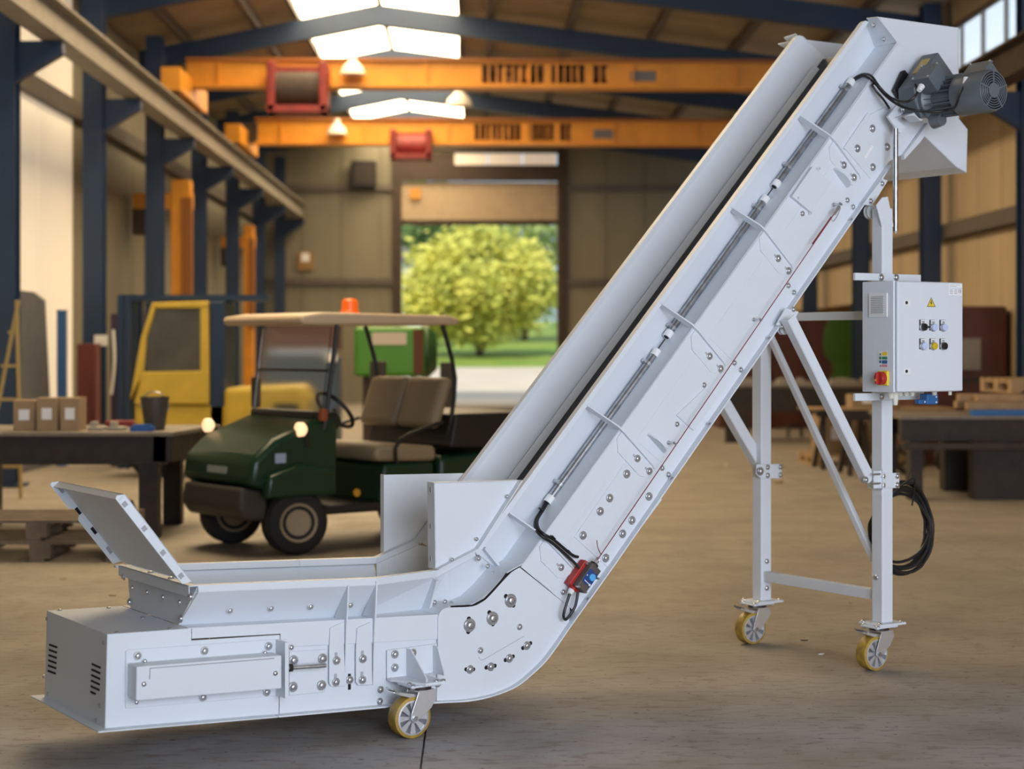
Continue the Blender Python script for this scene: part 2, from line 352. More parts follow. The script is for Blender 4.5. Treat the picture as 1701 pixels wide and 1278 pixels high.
def crane(y, ylo, yhi, pxl, label, hoist, lx, lamp, plate):
    c = empty('overhead_crane', (0, y, 0)); tag(c, label, 'crane', 'overhead cranes')
    z0, z1 = HY(700, ylo, y).z, HY(700, yhi, y).z; x0 = HY(pxl, 200, y).x
    MB().bx(x0, 5.75, -.13, .13, z0+.05, z1-.05).build('girder', ORANGE, c)
    MB().bx(x0, 5.75, -.2, .2, z0, z0+.05).build('bottom_flange', ORANGE, c); MB().bx(x0, 5.75, -.2, .2, z1-.05, z1).build('top_flange', mat('dark_orange_paint', (.30, .10, .01), .5), c)
    for k in range(6):
        x = x0+.5+k*1.6; MB().bx(x-.012, x+.012, -.18, -.13, z0+.05, z1-.05).build('stiffener', ORANGE, c)
    for x, zc in ((-4.5, 0), (5.95, -.3)):
        e = MB().bx(x-.14, x+.14, -1.3, 1.3, 5.28+zc, 5.62).build('end_carriage', ORANGE, c)
        for yy in (-1.0, 1.0): MB().cyl((x-.05, yy, 5.33+zc), (x+.05, yy, 5.33+zc), .12).build('wheel', STEELD, e)
    if x0 > -4.4: MB().bx(-4.5, x0+.05, -.2, .2, z0+.05, z1-.1).build('girder_end', BROWN, c)
    hx0, hx1, hy0, hy1 = hoist
    a, b = HY(hx0, hy1, y-.45), HY(hx1, hy0, y-.45)
    h = MB().cyl((a.x+.1, -.45, (a.z+b.z)/2), (b.x-.1, -.45, (a.z+b.z)/2), (b.z-a.z)*.36, seg=18).build('hoist_drum', BROWN if lx else REDM, c, smooth=True)
    for x in (a.x, b.x-.12): MB().bx(x, x+.12, -.8, -.15, a.z, b.z).build('hoist_end', REDM, c, bevel=.02)
    MB().bx(a.x, b.x, -.8, -.2, a.z, a.z+.1).build('hoist_frame', REDM, c); MB().bx(a.x+.1, b.x-.1, -.5, -.2, b.z-.12, b.z-.04).build('hoist_frame', REDM, c)
    for k, wd in enumerate(('hetatcbe', 'inocn', 'bc')):
        hh = (z1-z0)*.62; xa, xb = HY(lx_[lx][k][0], 200, y).x, HY(lx_[lx][k][1], 200, y).x; st = (xb-xa)/len(wd)
        for j, ch in enumerate(wd): glyphs(MB(), xa+st*j, z0+(z1-z0)*.18, hh, ch, -.13, st*.8).build('letter', LETT, c, kind='stuff')
    p0, p1 = HY(plate[0], 100, y), HY(plate[1], 100, y)
    MB().bx(p0.x, p1.x, -.14, -.13, z0+(z1-z0)*.25, z0+(z1-z0)*.6).build('rating_plate', mat('grey_plate', (.16, .15, .15), .5), c)
    l = HY(lamp[0], lamp[1], y-.3); MB().lathe((l.x, -.3, l.z-.13), (0,0,1), [(0, .2), (.12, .16), (.2, .07), (.3, .05)], 14).build('crane_lamp', mat('white_enamel', (.8, .75, .65), .4), c, smooth=True)
lx_ = {1: ((800, 905), (915, 972), (984, 1010)), 0: ((788, 866), (878, 920), (930, 950))}
crane(26.8, 148, 100, 312, 'nearer orange overhead crane with a dark red hoist', (447, 546, 108, 190), 1, (586, 110), (1045, 1088))
crane(33.3, 242, 198, 425, 'farther orange overhead crane with a small bright red hoist', (649, 718, 218, 266), 0, (560, 212), (985, 1020))
# small things on the far wall and in the roof
v = MB().bx(HY(585,0,YB).x, HY(626,0,YB).x, YB-.45, YB-.1, HY(0,312,YB).z, HY(0,268,YB).z).build('wall_heater', BLACK, bevel=.03); tag(v, 'black box heater high on the far wall left of the gate', 'heater')
MB().bx(HY(592,0,YB).x, HY(619,0,YB).x, YB-.47, YB-.45, HY(0,305,YB).z, HY(0,275,YB).z).build('grille', STEELD, v)
def sign(px0, px1, py0, py1, label):
    a, b = HY(px0, py1, YB-.06), HY(px1, py0, YB-.06)
    s_ = MB().bx(a.x, b.x, YB-.09, YB-.06, a.z, b.z).build('wall_sign', mat('brown_sign', (.30, .17, .06), .6)); tag(s_, label, 'sign')
    MB().bx(a.x+(b.x-a.x)*.25, b.x-(b.x-a.x)*.25, YB-.1, YB-.09, a.z+(b.z-a.z)*.45, b.z-(b.z-a.z)*.1).build('symbol', LABEL, s_)
sign(494, 521, 418, 448, 'small brown sign on the far wall left of the gate'); 
a = HY(690, 322, YB-.15); tag(MB().bx(a.x-.14, a.x+.14, YB-.14, YB-.11, a.z-.14, a.z+.14).build('wall_sign', mat('orange_sign', (.55, .25, .04), .6)), 'small orange sign on the raised door leaf', 'sign')
def hlamp(px, py, y, label):
    p = HY(px, py, y); o = empty('pendant_lamp', (p.x, y, p.z)); tag(o, label, 'lamp')
    MB().lathe((0,0,-.12), (0,0,1), [(0,.24),(.13,.2),(.24,.08),(.34,.06)], 16).build('shade', mat('white_enamel', (.8,.75,.65), .4), o, smooth=True)
    MB().cyl((0,0,.2), (0,0,roofz(p.x)-p.z-.02), .015, seg=6).build('rod', BROWN, o)
hlamp(763, 165, 31, 'white pendant lamp between the two cranes'); hlamp(1160, 45, 30, 'pale pendant lamp under the roof right of centre')
# orange jib cranes beyond the left columns
def jib(px, y, w, top, label, arm=None):
    p = HY(px, 600, y); o = empty('jib_crane', (p.x, y, 0)); tag(o, label, 'crane')
    zt = HY(px, top, y).z
    MB().bx(-w/2, w/2, -.15, .15, 0, zt).build('mast', ORANGE, o, bevel=.02); MB().bx(-.3, .3, -.3, .3, 0, .04).build('base_plate', ORANGE, o)
    MB().bx(w*.1, w*.62, -.2, -.15, zt*.45, zt*.93).build('cover', mat('dark_orange_paint', (.30,.10,.01), .5), o)
    if arm:
        a = HY(arm[0], arm[1], y); MB().bx(a.x-p.x, w/2+.02, -.1, .1, a.z-.13, a.z+.13).build('arm', ORANGE, o)
        MB().bx(a.x-p.x, a.x-p.x+.35, -.16, .16, a.z-.55, a.z-.13).build('hoist', BROWN, o)
        MB().cyl((a.x-p.x+.2, 0, 1.2), (a.x-p.x+.2, 0, a.z-.5), .02, seg=6).build('chain', BROWN, o)
jib(302, 28.6, .32, 300, 'broad orange jib crane mast between two navy columns', (222, 335))
jib(414, 38.2, .22, 375, 'slim distant orange jib crane between the far columns', (368, 402))
# ---------------- outside
GRASS = mat('sunlit_grass', (.16, .26, .03), .8, var=.4, scale=.6, col2=(.30, .36, .05))
PAVE = mat('pale_yard', (.62, .52, .42), .8, var=.12, scale=.8)
gp = [(YB+.2, -.02), (YB+5, .05), (YB+13, .78)]
struct(MB().loft([(-14, y, z) for y, z in gp], [(16, y, z) for y, z in gp], (0,0,-.2)).build('yard_paving', PAVE), 'pale sunlit yard outside the far gate')
gp = [(YB+13, .78), (YB+19, 1.2), (YB+60, 3.0)]
struct(MB().loft([(-40, y, z) for y, z in gp], [(40, y, z) for y, z in gp], (0,0,-.2)).build('lawn', GRASS), 'green lawn outside the far gate')
def leafmat(n, c1, c2): return mat(n, c1, .7, col2=c2, scale=1.2)
def tree(x, y, z, cr, label, m, n, name='leafy_tree', trunk=.16, zc=None, lsz=.16):
    o = empty(name, (x, y, z)); tag(o, label, 'tree'); rx, ry, rz = cr; zc = zc if zc is not None else rz*.9
    t = MB().tube([(0,0,0), (.05,0,zc*.4), (-.1,0,zc)], trunk, 8, 3)
    for k in range(6):
        q = k*1.05; t.tube([(0,0,zc*.35), (math.cos(q)*rx*.3, math.sin(q)*ry*.3, zc*.75), (math.cos(q)*rx*.62, math.sin(q)*ry*.62, zc*1.05)], trunk*.4, 6, 2)
    t.build('trunk', mat('bark', (.12, .08, .05), .9, var=.3), o)
    mb = MB(); cl = []
    for k in range(60):
        while True:
            q = V3((random.uniform(-1,1), random.uniform(-1,1), random.uniform(-1,1)))
            if .35 < q.length < 1: break
        cl.append(V3((q.x*rx*.85, q.y*ry*.85, zc+q.z*rz*.85)))
    for k in range(n):
        c = cl[k % 60]+V3((random.gauss(0,.2)*rx*.7, random.gauss(0,.2)*ry*.7, random.gauss(0,.2)*rz*.7))
        a = V3((random.gauss(0,1), random.gauss(0,1), random.gauss(0,1))).normalized(); b = a.orthogonal().normalized(); s = lsz*random.uniform(.6,1.4)
        mb.add([c-a*s, c+b*s*.5, c+a*s, c-b*s*.5], [(0,1,2,3)])
    mb.build('foliage', m, o, kind='stuff')
p = HY(796, 598, 63); tree(p.x, 63, p.z, (3.0, 2.6, 2.1), 'bright yellow-green bushy tree framed by the far gate', leafmat('yellow_green_leaf', (.78, .70, .13), (.50, .52, .09)), 9000, zc=2.7)
p = HY(690, 590, 80); tree(p.x, 80, p.z, (2.6, 2.4, 3.2), 'darker green tree behind the left side of the bright tree', leafmat('dark_leaf', (.13, .24, .06), (.28, .36, .12)), 5000, zc=5.2)
p = HY(870, 590, 76); tree(p.x, 76, p.z, (3.2, 2.6, 3.0), 'mid green tree behind the right side of the bright tree', leafmat('mid_leaf', (.25, .36, .08), (.40, .46, .16)), 5000, zc=4.0)
for i, (x, l) in enumerate(((-13, 'dark hedge tree at the far left beyond the lawn'), (-2, 'dark tree filling the gap beyond the gate'), (10, 'dark tree at the far right beyond the lawn'))):
    tree(x, 90, 2.4, (4.5, 3, 4.2), l, leafmat('hedge_leaf', (.08, .16, .05), (.16, .25, .08)), 4500, zc=4.2, lsz=.25)
hs = empty('white_house', (HY(660, 500, 68).x, 68, .9)); tag(hs, 'white house wall beyond the lawn left of the bright tree', 'house')
MB().bx(-2.2, .95, 0, 4, 0, 4.0).build('wall', mat('white_render', (.85, .84, .86), .7), hs); MB().prism([(-2.4, -.3, 4.0), (1.15, -.3, 4.0), (-.6, -.3, 5.0)], (0, 4.6, 0)).build('roof', mat('slate_roof', (.25, .22, .22), .7), hs)
MB().bx(-2.2, .96, -.03, 0, 1.5, 1.8).build('blue_band', mat('pale_blue_band', (.35, .4, .6), .6), hs)
# ================================================================== THE CONVEYOR (machine-local u along, v across, w up)
MC = empty('incline_conveyor', ORG, ROT)
tag(MC, 'light grey painted incline conveyor with loading hopper, control cabinet and castors on the concrete floor', 'conveyor')
SA = math.radians(47.35); A_ = V3((math.cos(SA), 0, math.sin(SA))); N_ = V3((-math.sin(SA), 0, math.cos(SA))); VV = V3((0, 1, 0))
Q0 = V3((.587, 0, .600))
def Q(s, n, v): return Q0+A_*s+N_*n+VV*v
def SN(p): d = V3((p.x, 0, p.z))-Q0; return d.dot(A_), d.dot(N_)
MIR = .87
def mv(p): return V3((p.x, MIR-p.y, p.z))
# ---- shared fasteners (axis toward -v, unit = washer radius)
bm_ = MB().lathe((0,0,0), (0,-1,0), [(0,1.0),(.14,1.0),(.16,.98),(.16,.72),(.42,.68),(.62,.5),(.68,.3)], 14)
BOLT = meshdata(bm_, 'bolt_mesh', ZINC)
SCREW = meshdata(MB().lathe((0,0,0), (0,-1,0), [(0,.98),(.25,.98),(.55,.75),(.7,.4)], 10), 'screw_mesh', ZINC)
def bolt(parent, px, py, r=5.5, v=.104, name='bolt', me=None, rot=None):
    p = P(px, py, v); sc_ = r*(ORG.y+p.x*.55+1)/F*1.04
    return inst(me or BOLT, name, parent, p, rot, sc_)
def scr(parent, px, py, r=3.2, v=.104): return bolt(parent, px, py, r, v, 'screw', SCREW)
def plate(name, px, v, th=.005, parent=None, m=None, both=False, bevel=.0015, **k):
    pts = [P(x, y, v) for x, y in px] if not k.pop('pts', None) else px; mb = MB().prism(pts, (0, th, 0))
    o = mb.build(name, m or WHITE, parent or MC, bevel=bevel, **k)
    if both: MB().prism([mv(p) for p in pts], (0, -th, 0)).build(name, m or WHITE, parent or MC, bevel=bevel)
    return o
def slot(parent, px, py, w_, h_, v, ang=0):
    c = P(px, py, v); mb = MB(); ax = V3((math.cos(ang), 0, math.sin(ang))); az = V3((-math.sin(ang), 0, math.cos(ang)))
    mb.box(c, (w_, .003, h_), (ax, VV, az)); return mb.build('slot', DARK, parent)

# ---------------------------------------------------------------- tail box
tb = empty('tail_housing', (0,0,0), 0, MC)
TL, TR = P(178, 1054, .11), P(312, 1044.5, .11); BL, BR = P(174, 1216, .11), P(463, 1191, .11)
plate('side_panel', [(178,1054),(312,1044.5),(318,1045),(318,1064.5),(465,1055),(463,1191),(174,1216)], .11, .004, tb, both=True)
lf = lambda p, q: [p, q, mv(q), mv(p)]
ec = MB().prism([TL, BL, mv(BL), mv(TL)], (.004, 0, 0)).build('end_cover', WHITE, tb, bevel=.001)
MB().prism([TL, TR, mv(TR), mv(TL)], (0, 0, -.003)).build('top_cover', WHITE, tb, bevel=.001)
bp_ = [P(164, 1218.5, .06), P(463, 1193, .06)]; bp_ = [V3((q.x, .065, q.z)) for q in bp_]
MB().prism([bp_[0], bp_[1], mv(bp_[1]), mv(bp_[0])], (0, 0, .005)).build('base_plate', WHITE, tb, bevel=.001)
ue = TL.x
def uf(z): return TL.x+(BL.x-TL.x)*(TL.z-z)/(TL.z-BL.z)
for k in range(6):
    for x, y, dx, dy, st, sx in ((89.4, 1073.5, 12.7, 4.7, 8.65, -.25), (161, 1106.5, 14, 6.5, 9.2, -.25)):
        yy = y+k*st; xx = x+sx*k
        a, b = PU(xx-dx/2, yy-dy/2, ue-.002), PU(xx+dx/2, yy+dy/2, ue-.002)
        a.x = b.x = uf((a.z+b.z)/2)-.001
        if x > 100 and k == 5: b = a.lerp(b, .6)
        MB().box((a+b)/2, (.004, (b-a).length, .0065), (V3((1,0,0)), (b-a).normalized(), (b-a).normalized().cross(V3((1,0,0))))).build('vent_slot', DARK, ec)
RU = (0, 0, -math.pi/2)
for x, y in ((79,1028), (76,1124), (83,1152.5), (173,1068), (170,1172), (164,1196)):
    p_ = PU(x, y, ue); inst(SCREW, 'screw', ec, (uf(p_.z)-.0005, p_.y, p_.z), RU, .0085)
RT = (-math.pi/2, 0, 0)
for x, y, v in ((99,1013,.74), (180.5,1008,.72), (237.5,1026,.42), (194,1051,.125), (282.5,1045,.125)):
    p = P(x, y, v); inst(SCREW, 'screw', tb, (p.x, p.y, TL.z+(TR.z-TL.z)*(p.x-TL.x)/(TR.x-TL.x)), RT, .009)
# tensioner cover on the tail
tc_ = plate('tensioner_plate', [(213,1080),(463,1062),(463,1156),(209,1177.5),(209,1083)], .104, .005, tb)
for x, y in ((228.7,1090), (339.7,1081.6), (446,1074), (337,1158.7), (443,1150)): bolt(tc_, x, y, 6, .103)
cb = [P(227,1108,.02), P(468,1089,.02), P(468,1144.5,.02), P(226,1165,.02)]
cv = MB().prism(cb, (0, .084, 0)).build('tensioner_cover', WHITE, tb, bevel=.004)
MB().prism([P(249,1110,.018), P(456,1093.5,.018), P(456,1095,.018), P(250,1111.5,.018), P(249.5,1129,.018), P(248,1129,.018)], (0,.003,0)).build('seam', GREYINK, cv)
for x, y in ((239,1137), (457.4,1119)): scr(cv, x, y, 3.6, .02)
for x, y in ((241,1099), (440.5,1085)): scr(tc_, x, y, 3, .09)
scr(cv, 227, 1167, 3, .04)
# take-up screw bracket
tk = plate('take_up_plate', [(481,1083),(543,1079.5),(540,1150),(481,1156)], .106, .004, tb)
for x, y in ((487.5,1097.4), (535.5,1094.6), (486.6,1141.6), (534,1138.8)): bolt(tk, x, y, 7.2, .104)
eb = [P(473.5,1067.5,.025), P(480,1068,.025), P(480,1160,.025), P(473.5,1161,.025)]
ebk = MB().prism(eb, (0, .082, 0)).build('end_bracket', WHITE, tb, bevel=.001)
MB().prism([P(463,1063,.1), P(476,1062,.1), P(476,1084,.1), P(463,1085,.1)], (0,.005,0)).build('bracket_foot', WHITE, ebk)
for x, y in ((484,1076), (468,1079), (468,1154)): bolt(ebk, x, y, 4, .075)
MB().cyl(P(472,1110.5,.06), P(541,1106,.06), .0085, seg=12).build('threaded_rod', ZINC, tb, smooth=True)
MB().cyl(P(480,1110,.06), P(485,1109.7,.06), .016, seg=6).build('nut', STEELD, tb)

# ---------------------------------------------------------------- loading section sides
ls = empty('loading_section', (0,0,0), 0, MC)
plate('lower_side_panel', [(466,1052),(728,1026),(728,1167.5),(464,1190)], .114, .004, ls, both=True)
plate('upper_side_panel', [(312,1044),(728,1021),(728,1062),(487,1075),(466,1076),(466,1053.5),(319,1061.5),(319,1045)], .108, .005, ls, both=True)
# ledge, hopper walls, rims
L0, L1, L2 = P(312,1043.5,.11), P(627,1027,.11), P(728,1021,.11)
HB0, HB1, HB2 = V3((L0.x,.195,L0.z)), V3((L1.x-.05,.195,L1.z)), V3((.226,.26,L2.z))
RB0, RB1, RB2 = P(329.5,984.5,.085), P(627,972.5,.085), P(726.5,959,.17)
RT0, RT1, RT2 = P(329.5,972.5,.085), P(627,960.5,.085), P(726.5,947.5,.17)
for s_ in (0, 1):
    fn = (lambda p: p) if s_ == 0 else mv; sg = 1 if s_ == 0 else -1
    MB().loft([fn(L0), fn(L1), fn(L2)], [fn(HB0), fn(HB1), fn(HB2)], (0,0,-.004)).build('ledge', WHITE, ls)
    MB().loft([fn(HB0), fn(HB1)], [fn(RB0), fn(RB1)], (0,.004*sg,.002)).build('hopper_wall', WHITE, ls)
    MB().loft([fn(HB1), fn(HB2)], [fn(RB1), fn(RB2)], (0,.004*sg,.002)).build('transition_wall', WHITE, ls)
    for A0, A1, B0, B1 in ((RT0, RT1, RB0, RB1), (RT1, RT2, RB1, RB2)):
        MB().prism([fn(A0), fn(A1), fn(B1), fn(B0)], (0, .034*sg, 0)).build('hopper_rim', WHITE, ls, bevel=.002)
hw = ls
for x, y in ((382,1014.6), (450,1011), (515.7,1008), (581.6,1005)):
    q_ = P(x,y,.14); t = (q_.x-L0.x)/(L1.x-L0.x); zb_, zr_ = L0.z+(L1.z-L0.z)*t, RB0.z+(RB1.z-RB0.z)*t; v_ = .193-.11*(q_.z-zb_)/(zr_-zb_)
    slot(ls, x+1, y-5, .009, .022, v_-.001, -.3); bolt(ls, x, y, 4.6, v_-.002)
# hopper end plate with top channel
hp = MB().prism([HB0, RT0, mv(RT0), mv(HB0)], (.004,0,0)).build('hopper_end_plate', WHITE, ls)
ch0 = P(313.5,975,.085)
mb = MB().bx(ch0.x, RT0.x+.004, .085, .785, RT0.z-.004, RT0.z).bx(ch0.x, ch0.x+.004, .085, .785, RT0.z-.04, RT0.z).bx(ch0.x-.01,ch0.x+.03,.785,.81,RT0.z-.01,RT0.z)
mb.build('top_channel', WHITE, ls, bevel=.001)
up = HB0.x-.002
for x, y in ((206,958), (215.5,1000.5), (317,991.5), (301,1028)): inst(BOLT, 'bolt', hp, PU(x, y, up), RU, .015)
for x, y in ((220,976.5), (244.5,984), (271,992.5), (298.5,1001)): inst(BOLT, 'bolt', hp, PU(x, y, up), RU, .011)
for x, y in ((232,948), (272,958)):
    q = P(x, y, .5 if x < 250 else .3); inst(SCREW, 'screw', ls, (ch0.x+.02, q.y, RT0.z), RT, .012)
# hinged hopper flap
fp = empty('hopper_flap', (0,0,0), 0, MC)
f0, f1 = P(319,966.5,.085), P(208,821.5,.085)
fn_ = V3((f1.x-f0.x, 0, f1.z-f0.z)).normalized(); fo = V3((-fn_.z, 0, fn_.x))
MB().prism([f0, f1, mv(f1), mv(f0)], fo*.004).build('flap_plate', WHITE, fp, bevel=.001)
nf = [(208,821.5),(194,823.5),(191.5,828.5),(303,971),(319,966.5)]
pts = [P(x,y,.085) for x, y in nf]
fl_ = MB().prism(pts, (0,.004,0)).build('flap_flange', WHITE, fp, bevel=.001)
notch = [pts[0], pts[1], pts[2]]+[pts[2].lerp(pts[3], t)+fo*d for t, d in ((.3,0),(.34,-.018),(.40,-.018),(.44,0))]+[pts[3], pts[4]]
MB().prism([mv(p) for p in notch], (0,-.004,0)).build('flap_flange', WHITE, fp, bevel=.001)
MB().prism([f1, f1+fo*.004, f1+fo*.03-fn_*.004, f1+fo*.03], (0,.70,0)).build('flap_top_edge', WHITE, fp)
for x, y in ((207.5,838), (240,878.5), (271,918.5), (301,957)):
    c = P(x, y, .083); MB().box(c, (.017,.004,.017), (fn_, VV, fo)).build('slot', GREYINK, fp)
for t in (.1,.37,.62,.87):
    c = pts[2].lerp(pts[3], t)+fo*-.022; c = mv(c); MB().box(c+V3((0,-.006,0)), (.03,.004,.012), (fn_, VV, fo)).build('slot', DARK if .3<t<.7 else GREYINK, fp)

# gussets on the hopper side
for i, (xt, yt, xb, yb, fx0, fx1, fy0, fy1) in enumerate(((582,972.5,574.5,1092,547,570,1036,1140), (627,966,621.5,1088,591.5,615,1034,1138))):
    g = [P(xt,yt,.078), P(xt-3,(yt+1020)/2+12,.084), P(xb+.5,1040,.092), P(xb,yb,.1), P(xb-1,fy1,.104)]
    u = g[2].x; g = [V3((u, q.y, q.z)) for q in g]
    MB().prism(g+[V3((u,.11,g[-1].z)), V3((u,.11,L1.z)), V3((u,.19,L1.z)), V3((u,.09,g[0].z))], (.007,0,0)).build('gusset', WHITE, ls, bevel=.001)
    ft = plate('gusset_foot', [(fx0,1080),(fx0+2,1044),(fx1,1034),(fx1+4,fy1),(fx0+4,fy1+1),(fx0,fy1-4)], .1, .007, ls)
    for bx_, by_ in (((559,1098),(558,1133.6)) if i == 0 else ((602.7,1095),(602,1130))):
        c = P(bx_-.5, by_-9, .0985); MB().box(c, (.012,.003,.022)).build('slot', PALEG, ft, bevel=.004)
        bolt(ft, bx_, by_, 6, .099)
slot(ls, 580.5, 1133, .011, .06, .112); bolt(ls, 580.7, 1130, 6, .112)
for x, y in ((632,1146), (631,1165.5)): bolt(ls, x, y, 5, .113)

# ---------------------------------------------------------------- castor bracket and castors
cbk = empty('castor_bracket', (0,0,0), 0, MC)
def castor(u, v, label=None):
    c = empty('castor', (u, v, 0), 0, MC); R = .079; ux = -.045
    wh = MB().lathe((ux,-.024,R), (0,1,0), [(-.008,R-.012),(-.004,R-.001),(.002,R),(.046,R),(.052,R-.001),(.056,R-.012)], 36, cap=False)
    wh.build('tyre', TYRE, c, smooth=True)
    rim = MB(); rim.lathe((ux,-.024,R), (0,1,0), [(-.008,R-.012),(-.009,R-.018),(-.002,R-.019),(.05,R-.019),(.057,R-.018),(.056,R-.012)], 32, cap=False)
    rim.lathe((ux,-.028,R), (0,1,0), [(0,.018),(.056,.018)], 20)
    rim.build('wheel_rim', ALU, c, smooth=True)
    web = MB().lathe((ux,-.010,R), (0,1,0), [(0,R-.017),(.02,R-.017)], 28); web.build('wheel_web', DALU, c)
    for k in range(8):
        q = k*math.pi/4; d = V3((math.cos(q),0,math.sin(q))); e = V3((-math.sin(q),0,math.cos(q)))
        o_ = V3((ux,-.028,R)); h0, h1 = .016, R-.018
        MB().prism([o_+d*h0-e*.005, o_+d*h1-e*.0125, o_+d*h1+e*.0125, o_+d*h0+e*.005], (0,.016,0)).build('spoke', ALU, c)
    for sg in (-1, 1):
        y = sg*.040
        MB().prism([(.045,y,.178),(-.028,y,.178),(ux-.014,y,R+.02),(ux-.017,y,R-.004),(ux,y,R-.019),(ux+.018,y,R-.006),(.028,y,.112),(.052,y,.15)], (0,.003*sg,0)).build('fork_leg', CHROME, c, bevel=.001)
        MB().cyl((ux,sg*.040,R), (ux,sg*.05,R), .011, seg=6).build('axle_nut', ZINC, c)
    MB().prism([(.045,-.043,.178),(.05,-.043,.15),(.05,.043,.15),(.045,.043,.178)], (.003,0,0)).build('fork_back', CHROME, c)
    MB().bx(-.03,.045,-.043,.043,.176,.182).build('fork_crown', CHROME, c)
    MB().cyl((.0,0,.182), (0,0,.196), .046, seg=24).build('swivel_bearing', mat('dark_plastic', (.03,.02,.025), .5), c, smooth=True)
    MB().bx(-.068,.068,-.055,.055,.196,.204).build('top_plate', WHITE, c, bevel=.003)
    MB().prism([(-.02,-.025,.165),(-.085,-.025,.178),(-.125,-.025,.186),(-.128,-.025,.181),(-.09,-.025,.166),(-.03,-.025,.148)], (0,.05,0)).build('brake_pedal', CHROME, c, bevel=.002)
    MB().prism([(-.105,-.03,.186),(-.13,-.03,.198),(-.132,-.03,.193),(-.108,-.03,.178)], (0,.06,0)).build('brake_tip', ZINC, c)
    for x, y in ((-.055,-.043),(.055,-.043),(-.055,.043),(.055,.043)): inst(SCREW, 'bolt', c, (x,y,.204), RT, .011); inst(SCREW, 'nut', c, (x,y,.196), (math.pi/2,0,0), .011)
    return c
castor(.045, 0); castor(2.52, .005); castor(2.52, .85); castor(.045, .87)
wb_ = .204
b0, b1 = P(643,1081,.104), P(726,1075,.104)
MB().prism([V3((b0.x,.104,b0.z)), V3((b1.x,.104,b0.z+.005)), V3((b1.x,.104,wb_)), V3((b0.x,.104,wb_))], (0,.006,0)).build('back_plate', WHITE, cbk, bevel=.001)
MB().prism([V3((b0.x,.11,wb_)), V3((b0.x,.08,wb_)), V3((b0.x+.07,-.072,wb_)), V3((P(741,1138,-.07).x,-.072,wb_)), V3((P(741,1138,-.07).x,.06,wb_)), V3((b1.x,.11,wb_))], (0,0,.01)).build('top_plate', WHITE, cbk, bevel=.001)
for u_, vo in ((b0.x+.085,-.05), (b1.x-.02,.02)):
    MB().prism([V3((u_,.106,wb_+.01)), V3((u_,vo,wb_+.01)), V3((u_,vo,wb_+.022)), V3((u_,.07,b0.z)), V3((u_,.106,b0.z))], (.006,0,0)).build('gusset', WHITE, cbk, bevel=.001)
for x, y in ((656,1087.5), (656,1109.5), (685.5,1085)): bolt(cbk, x, y, 6, .103)
for x, y in ((-.03,-.05),(.09,-.05),(.115,-.06)): inst(SCREW, 'bolt', cbk, (x,y,wb_+.01), RT, .011)

# ---------------------------------------------------------------- bend section
bd = empty('bend_section', (0,0,0), 0, MC)
edge = [(728,1026),(731,1018),(737,1012),(747,1009.6),(784.6,1007.7),(805,998),(820,983),(835.4,966),(850.5,951),(863.7,943)]
arc = [(945,1040),(927.6,1068),(907,1096),(884,1118.7),(860,1137.5),(831.7,1150.7),(803.5,1159),(775,1163),(745,1165),(726,1166)]
bpnl = plate('bend_side_plate', smooth([P(x,y,.102) for x, y in edge], 3)+[P(947,1010,.102)]+smooth([P(x,y,.102) for x, y in arc], 3), .102, .006, bd, both=True, pts=True)
for x, y, a1, a2 in ((779.5,1039,(779,1028.5),(778,1050)), (817.5,1027.5,(813,1018),(819,1037)), (847.7,998,(840.5,991),(853,1006))):
    for q in (a1, a2):
        c = P(*q, .101); MB().cyl(c, c+V3((0,.004,0)), .0095, seg=14).build('slot', DARK, bpnl)
    bolt(bpnl, x, y, 9.8, .102)
for x, y, dx, dy in ((780.5,1112.5,-6.7,0), (815,1108,-8,1.5), (846,1094,-7,3), (875,1073,-7,4)):
    for sg in (1,-1):
        c = P(x+dx*sg*.9, y+dy*sg, .101); MB().cyl(c, c+V3((0,.004,0)), .0085, seg=12).build('slot', DARK, bpnl)
    bolt(bpnl, x, y, 6.2, .102)
for x, y in ((863,1042), (798,1081)): bolt(bpnl, x, y, 4.6, .102)
MB().tube([P(x,y,.1005) for x, y in ((795,1092),(799,1097),(804,1096),(871,1057))], .0009, 4).build('engraved_line', GREYINK, bpnl)
# bottom skin with outward lip
sil = [(463,1192.5),(711,1170),(745,1168),(775,1166.5),(803,1162),(832,1153.5),(860,1141),(884,1122),(907,1100),(928,1072),(945,1047),(1020,942),(1481,276)]
bs = [P(x,y,.075) for x, y in sil]; bs = bs[:2]+smooth(bs[2:11], 3)+bs[11:]
MB().loft(bs, [mv(p) for p in bs], [(V3((0,0,.006)) if i < 10 else N_*.006) for i in range(len(bs))]).build('bottom_skin', WHITE, bd, smooth=25)
for x, y in ((1277.7,562.5), (1179,705.8), (1414.8,366), (1117,796.7), (977.8,997)):
    q = P(x, y, .088); s_, n_ = SN(q); inst(SCREW, 'bolt', bd, Q(s_, -.342, .09), (0, -SA, 0), .010).rotation_euler = (-math.pi/2, -SA, 0)
